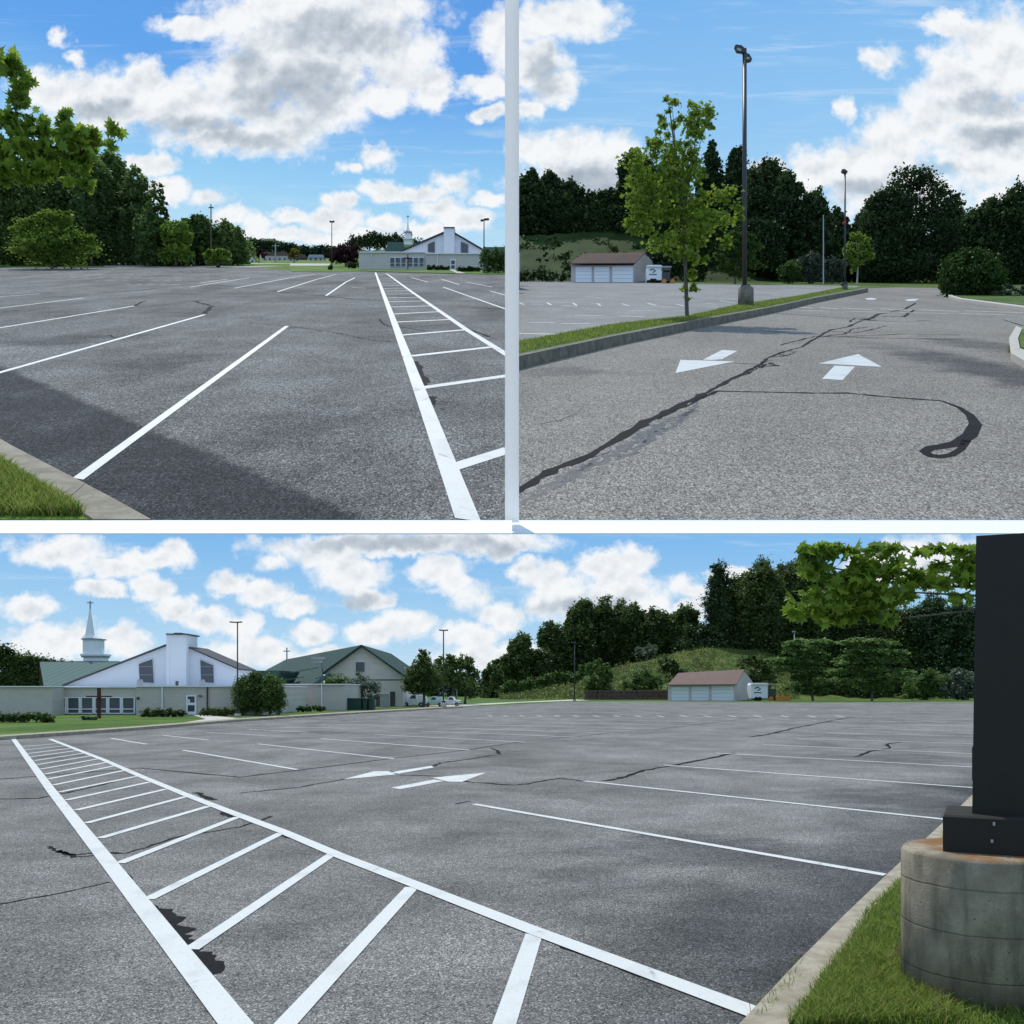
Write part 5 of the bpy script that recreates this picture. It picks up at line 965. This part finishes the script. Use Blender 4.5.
CB([(712, 394.5), (717, 391), (764, 392), (812, 393), (848, 393), (886, 396.7), (942, 400.8)], .05, .04)
CB([(942, 400.8), (959.5, 407.6), (970, 415), (975.6, 424), (970, 435), (957, 443.5), (941, 446.5), (930, 448), (924.5, 451.6), (930, 455.4), (941, 456.6), (952, 454.6), (961, 449), (967, 440)], [.04, .07, .10, .13, .14, .13, .11, .10, .09, .09, .08, .07, .07, .08], 0)
CB([(860, 319.5), (888, 316), (904, 317), (909, 313), (914, 310)], .10, .5); CB([(818, 337), (845, 334), (852, 329), (868, 327)], .05, .5); CB([(850, 322), (854, 318), (866, 317)], .06, .5)
for pts, w in (([(518, 503), (560, 484), (610, 457), (642, 438), (668, 421), (692, 411), (698, 402)], [.04, .06, .09, .10, .08, .06, .03]), ([(616, 459), (630, 455), (655, 436), (680, 420), (694, 409)], [.05, .07, .09, .09, .05]), ([(530, 494), (575, 471), (600, 458)], .05)): CB(pts, w, .5, 12, M_smB, .16)
CB([(774, 355.5), (784, 351), (797, 351.5), (788, 355), (776, 357)], .03, .3); CB([(737, 376), (748, 374), (757, 368)], .05, .3); CB([(745, 372), (765, 362), (773, 360)], .03, .3); CB([(830, 331), (852, 333), (870, 330), (886, 326)], .05, .5); CB([(696, 399), (712, 394)], .06, .3); CB([(656, 419), (690, 404), (716, 391)], .05, .3); CB([(880, 321), (905, 322), (930, 320)], .04, .5)
CB([(868, 320), (880, 314), (905, 309), (915, 303)], .10, .5); CB([(835, 337), (900, 334), (960, 335)], .05, .5); CB([(780, 345), (800, 340), (822, 335)], .05, .5)
CB([(540, 424), (560, 420), (578, 413)], .010, .2); CB([(1003, 319.6), (1011, 322), (1024, 326)], .05)
CB([(610, 452), (590, 458), (571, 466)], .012, .2)

GLB = 'lamp posts on the grass island'
dL = B.d(305.5, .185 * rb)
t = thing('lamp_post', V(745.5, 306, dL), 'tall dark lamp post with two angled heads on a concrete drum beside the young maple', 'lamp post', GLB); kL = dL / F
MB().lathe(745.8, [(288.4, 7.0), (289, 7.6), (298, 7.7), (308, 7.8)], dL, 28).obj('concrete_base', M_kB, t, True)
MB().rect(741.4, 284.8, 750.2, 288.6, dL - 5 * kL, 9 * kL).obj('base_cover', M_dk, t); MB().lathe(744.6, [(49, 2.1), (286, 2.3)], dL, 16).obj('pole', M_dk, t, True)
a = MB().prism([(735, 45.2), (736.4, 44.4), (741.8, 45.2), (746.2, 49.6), (745.8, 52.4), (742, 50.8), (737.4, 50.2)], dL - 3 * kL, 5 * kL).obj('lamp_head', M_dk, t); MB().prism([(737, 50.3), (741.6, 51), (741, 48.5), (737, 47.5)], dL - 3.1 * kL, .1 * kL).obj('lens', M_steel, a)
a = MB().prism([(745.6, 52.6), (749.4, 53.8), (752.2, 58.8), (749.2, 60), (745.6, 59.4)], dL - 1.5 * kL, 5 * kL).obj('lamp_head', M_dk, t); MB().prism([(746.5, 57), (750, 57.2), (749, 59.4), (746.5, 59)], dL - 1.6 * kL, .1 * kL).obj('lens', M_steel, a)
dL2 = B.d(289.5, .185 * rb)
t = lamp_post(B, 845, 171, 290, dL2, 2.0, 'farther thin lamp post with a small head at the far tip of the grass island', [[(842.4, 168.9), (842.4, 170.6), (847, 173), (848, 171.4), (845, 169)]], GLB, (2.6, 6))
MB().rect(843.6, 221.4, 846.2, 223, dL2 - 12, 8).obj('red_band', M_red, t)
t = thing('utility_pole', V(823, 284, 3900), 'faint slender pole against the dark trees left of the farther lamp post', 'utility pole'); MB().lathe(823.4, [(215, .5), (284, .7)], 3500, 8).obj('pole', M_steel, t)
MAP = [(668, 98, 5, 4), (672, 103, 6, 5), (666, 116, 6, 6), (674, 122, 7, 7), (700, 110, 13, 9), (693, 124, 15, 10), (706, 122, 7, 8), (664, 132, 8, 7), (658, 143, 9, 9), (694, 138, 12, 8), (648, 152, 14, 7), (673, 156, 20, 10), (634, 163, 12, 8), (694, 155, 10, 8), (640, 178, 15, 11), (664, 178, 22, 12), (694, 175, 13, 11), (640, 196, 13, 8), (676, 194, 22, 11), (628, 222, 7, 7),
       (640, 213, 15, 10), (664, 211, 22, 12), (700, 205, 15, 10), (720, 196, 12, 8), (733, 189, 7, 7), (640, 231, 14, 7), (688, 224, 22, 12), (720, 221, 14, 9), (736, 214, 7, 7), (664, 240, 18, 9), (696, 240, 18, 10), (722, 238, 9, 6), (680, 258, 13, 8), (700, 258, 9, 8), (690, 275, 7, 7), (683, 288, 5, 3), (696, 291, 7, 5), (685, 298, 4, 3)]
tree('young_maple', 'young bright green maple on the grass island left of the tall lamp post', 687, 317, B.d(317, .185 * rb), MAP, L_mapleU, .46, 4.2, 2.0, 'maple', shape='maple', spread=.3, shell=.1)
# hill, garage, trailer
mass('undergrowth', [(x, float(np.interp(x, [650, 700, 760], [262, 250, 245])) + rg.uniform(-16, 20), 12, 12) for x in list(range(655, 780, 7)) * 2], 4450, L_darkU, 2.0, 2.6, 41)
hill('hill', [(505, 284, 236), (540, 284, 235), (580, 284, 233), (620, 283, 231), (660, 283, 232), (720, 283, 245), (800, 285, 262), (860, 286, 275), (1100, 286, 276)], 4500, 5300, M_gBd, 12, 6, 6, 600, 3)
mass('undergrowth', [(rg.uniform(512, 700), rg.uniform(240, 280), rg.uniform(5, 11), rg.uniform(3, 5)) for i in range(60)], 4480, leafmat('slope_brush', (.02, .045, .012), (.06, .10, .025), 60, .2, .1), 1.0, 2.0, 31)
mass('undergrowth', [(x, 276 + rg.uniform(-1, 1), 5, 5) for x in range(520, 570, 5)], 4440, L_darkU, 1.5, 2.0, 32)
garage(V, dict(base=[(571, 282.6, 4240), (633.6, 282.6, 4240), (653, 280.2, 4450)], eave=[(571, 265.4, 4240), (633.6, 265, 4240), (654.4, 263.6, 4450)], ridge=[(583.6, 254, 4300), (644.6, 252.6, 4300)]), (M_garageU, M_shingleU, M_door),
       'distant three door brown roofed garage left of the young maple, upper right view', [(576.2, 591, 267.4, 282.2), (594.8, 608.8, 267.4, 282.2), (612.8, 632.4, 266.8, 282.2)], 0, 4240)
trailer(647, 265, 662, 283, 4190, 'white box trailer between the garage and the young maple, upper right view')
t = thing('tractor', V(668, 283.4, 4100), 'small dark machine with orange wheels half hidden behind the young maple, upper right view', 'tractor'); MB().rect(662.6, 272, 670, 281, 4110, 25).obj('body', M_darktrim, t); MB().rect(662, 266, 671.5, 267.4, 4105, 30).obj('canopy', M_steel, t)
for x in (663, 670): MB().rect(x, 267.4, x + .7, 273, 4110, 4).obj('canopy_post', M_darktrim, t)
for x in (664.4, 672.6): c = V(x, 281, 4100); q = MB(); q.tube([c, (c[0], c[1] + 10, c[2])], [9, 9], 16); q.obj('wheel', M_orange, t)
BROAD = [(912, 178, 20, 9), (925, 188, 18, 10), (893, 194, 18, 9), (945, 190, 7, 6), (956, 201, 9, 7), (878, 204, 12, 8), (938, 208, 20, 10), (905, 212, 24, 12), (880, 224, 20, 12), (930, 230, 26, 13), (900, 242, 32, 16), (942, 252, 22, 16), (880, 260, 24, 16), (915, 270, 40, 14)]
GWB = 'dark trees round the upper right lot'
WB = [(531, 171, 240, 17, 'o', 'dark tree at the left edge of the upper right view', 5400), (549, 176, 240, 20, 'o', 'dark rounded tree second from the left edge, upper right view', 5450), (566, 181, 240, 22, 'o', 'dark tree above the left end of the distant garage', 5430), (590, 194, 240, 18, 'o', 'low dark tree in the dip above the distant garage roof', 5400), (608, 189, 240, 16, 'o', 'dark tree above the garage ridge, left of the young maple', 5350),
      (636, 150, 245, 22, 'o', 'dark tall tree behind the left side of the young maple', 5300), (668, 155, 250, 22, 'o', 'dark tall tree hidden behind the young maple', 5200), (712, 143, 262, 27, 'p', 'ragged pine showing right of the young maple top', 5000), (738, 149, 270, 27, 'p', 'tall dark pine directly behind the tall lamp post', 4900), (765, 160, 278, 26, 'o', 'dark tree just right of the tall lamp post', 4700),
      (786, 176, 282, 22, 'o', 'dark tall tree right of the lamp post pine', 4600), (812, 192, 283, 20, 'o', 'dark tree left of the faint slender pole', 4500), (834, 208, 284, 18, 'o', 'lower dark tree behind the farther lamp post', 4400), (866, 210, 285, 16, 'o', 'mid dark tree between the farther lamp post and the broad tree', 4450), (912, 170, 284, 44, 'o', 'broad open crowned tree at the end of the road', 4200), (888, 192, 284, 28, 'o', 'dark left shoulder of the broad tree', 4300),
      (950, 205, 285, 22, 'o', 'dark tree right of the broad open tree', 4350), (990, 200, 286, 30, 'o', 'very dark tree above the round bush at the right', 4000), (1018, 190, 287, 26, 'o', 'very dark tree cut by the right edge', 3950)]
for (x, a, b, hw, kd, lb, d) in WB:
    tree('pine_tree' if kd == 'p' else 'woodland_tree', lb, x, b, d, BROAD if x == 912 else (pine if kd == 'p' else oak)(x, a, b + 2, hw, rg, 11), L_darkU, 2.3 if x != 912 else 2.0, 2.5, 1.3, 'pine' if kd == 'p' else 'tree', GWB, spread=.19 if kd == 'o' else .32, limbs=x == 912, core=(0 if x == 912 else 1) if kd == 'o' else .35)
mass('undergrowth', [(x, float(np.interp(x, [505, 600, 700, 800, 850, 1030], [215, 218, 225, 250, 262, 258])) + rg.uniform(-6, 6), 15, 20) for x in range(528, 1035, 9)], 5600, L_darkU, 2.2, 2.8, 33)
mass('undergrowth', [(x, 268 + rg.uniform(-5, 5), 13, 13) for x in range(690, 1035, 10)], 4800, L_darkU, 2.0, 2.6, 34)
tree('dogwood', 'layered pale green tree behind the tall lamp post base', 735, 284, 4000, layered(738, 232, 278, 28, rg, 5), L_midU, 1.1, 2.2, 1, 'dogwood', spread=.2, up=1.6)
tree('young_tree', 'slim light green tree behind the farther lamp post, before the broad tree', 857, 286, 3900, [(856, 240, 9, 8), (866, 246, 9, 7), (850, 250, 8, 8), (858, 256, 12, 8), (868, 254, 6, 6), (855, 268, 5, 6)], L_lightU, 1.2, 2.2, .9, 'tree', bark=M_barkl)
GWH = 'flowering bushes at the end of the side lot'
M_silver = leafmat('leaf_silver', (.05, .07, .05), (.12, .15, .11), 60, .2, .2, (.45, .46, .44))
for x, tp, hw, lb in ((790, 262, 12, 'leftmost, darkest one'), (811, 254, 14, 'largest one'), (833, 258, 12, 'rightmost one')): tree('flowering_bush', 'silvery white flecked bush at the end of the side lot, ' + lb, x, 285, 4050, [(x, (tp + 283) / 2, hw, (283 - tp) / 2), (x - 4, tp + 6, hw * .6, 6), (x + 5, tp + 8, hw * .6, 7)], M_silver if x > 800 else L_midU, 2, 2.0, .8, 'bush', GWH)
tree('round_bush', 'big round dark green bush on the right verge at the bend of the road', 970, 298, 2500, [(968, 258, 16, 9), (958, 270, 17, 14), (980, 268, 20, 14), (970, 282, 28, 14), (990, 282, 16, 14), (952, 284, 13, 12), (972, 291, 26, 6)], leafmat('leaf_round', (.025, .060, .012), (.075, .14, .028), 60, .25, .1), 1.9, 2.2, 1, 'bush', limbs=False)
tree('flower_bush', 'small pale flowering plant at the right edge beside the round bush', 1002, 299, 2450, [(998, 293, 6, 5), (1010, 291, 8, 6), (1022, 292, 8, 6)], M_silver, 1.6, 2.0, .6, 'bush')
# ---- white partition between the two upper lots
q = MB(); q.rect(505, -14, 519, 521, 330, 3.4); struct(q.obj('partition_wall', M_frost))
clean()
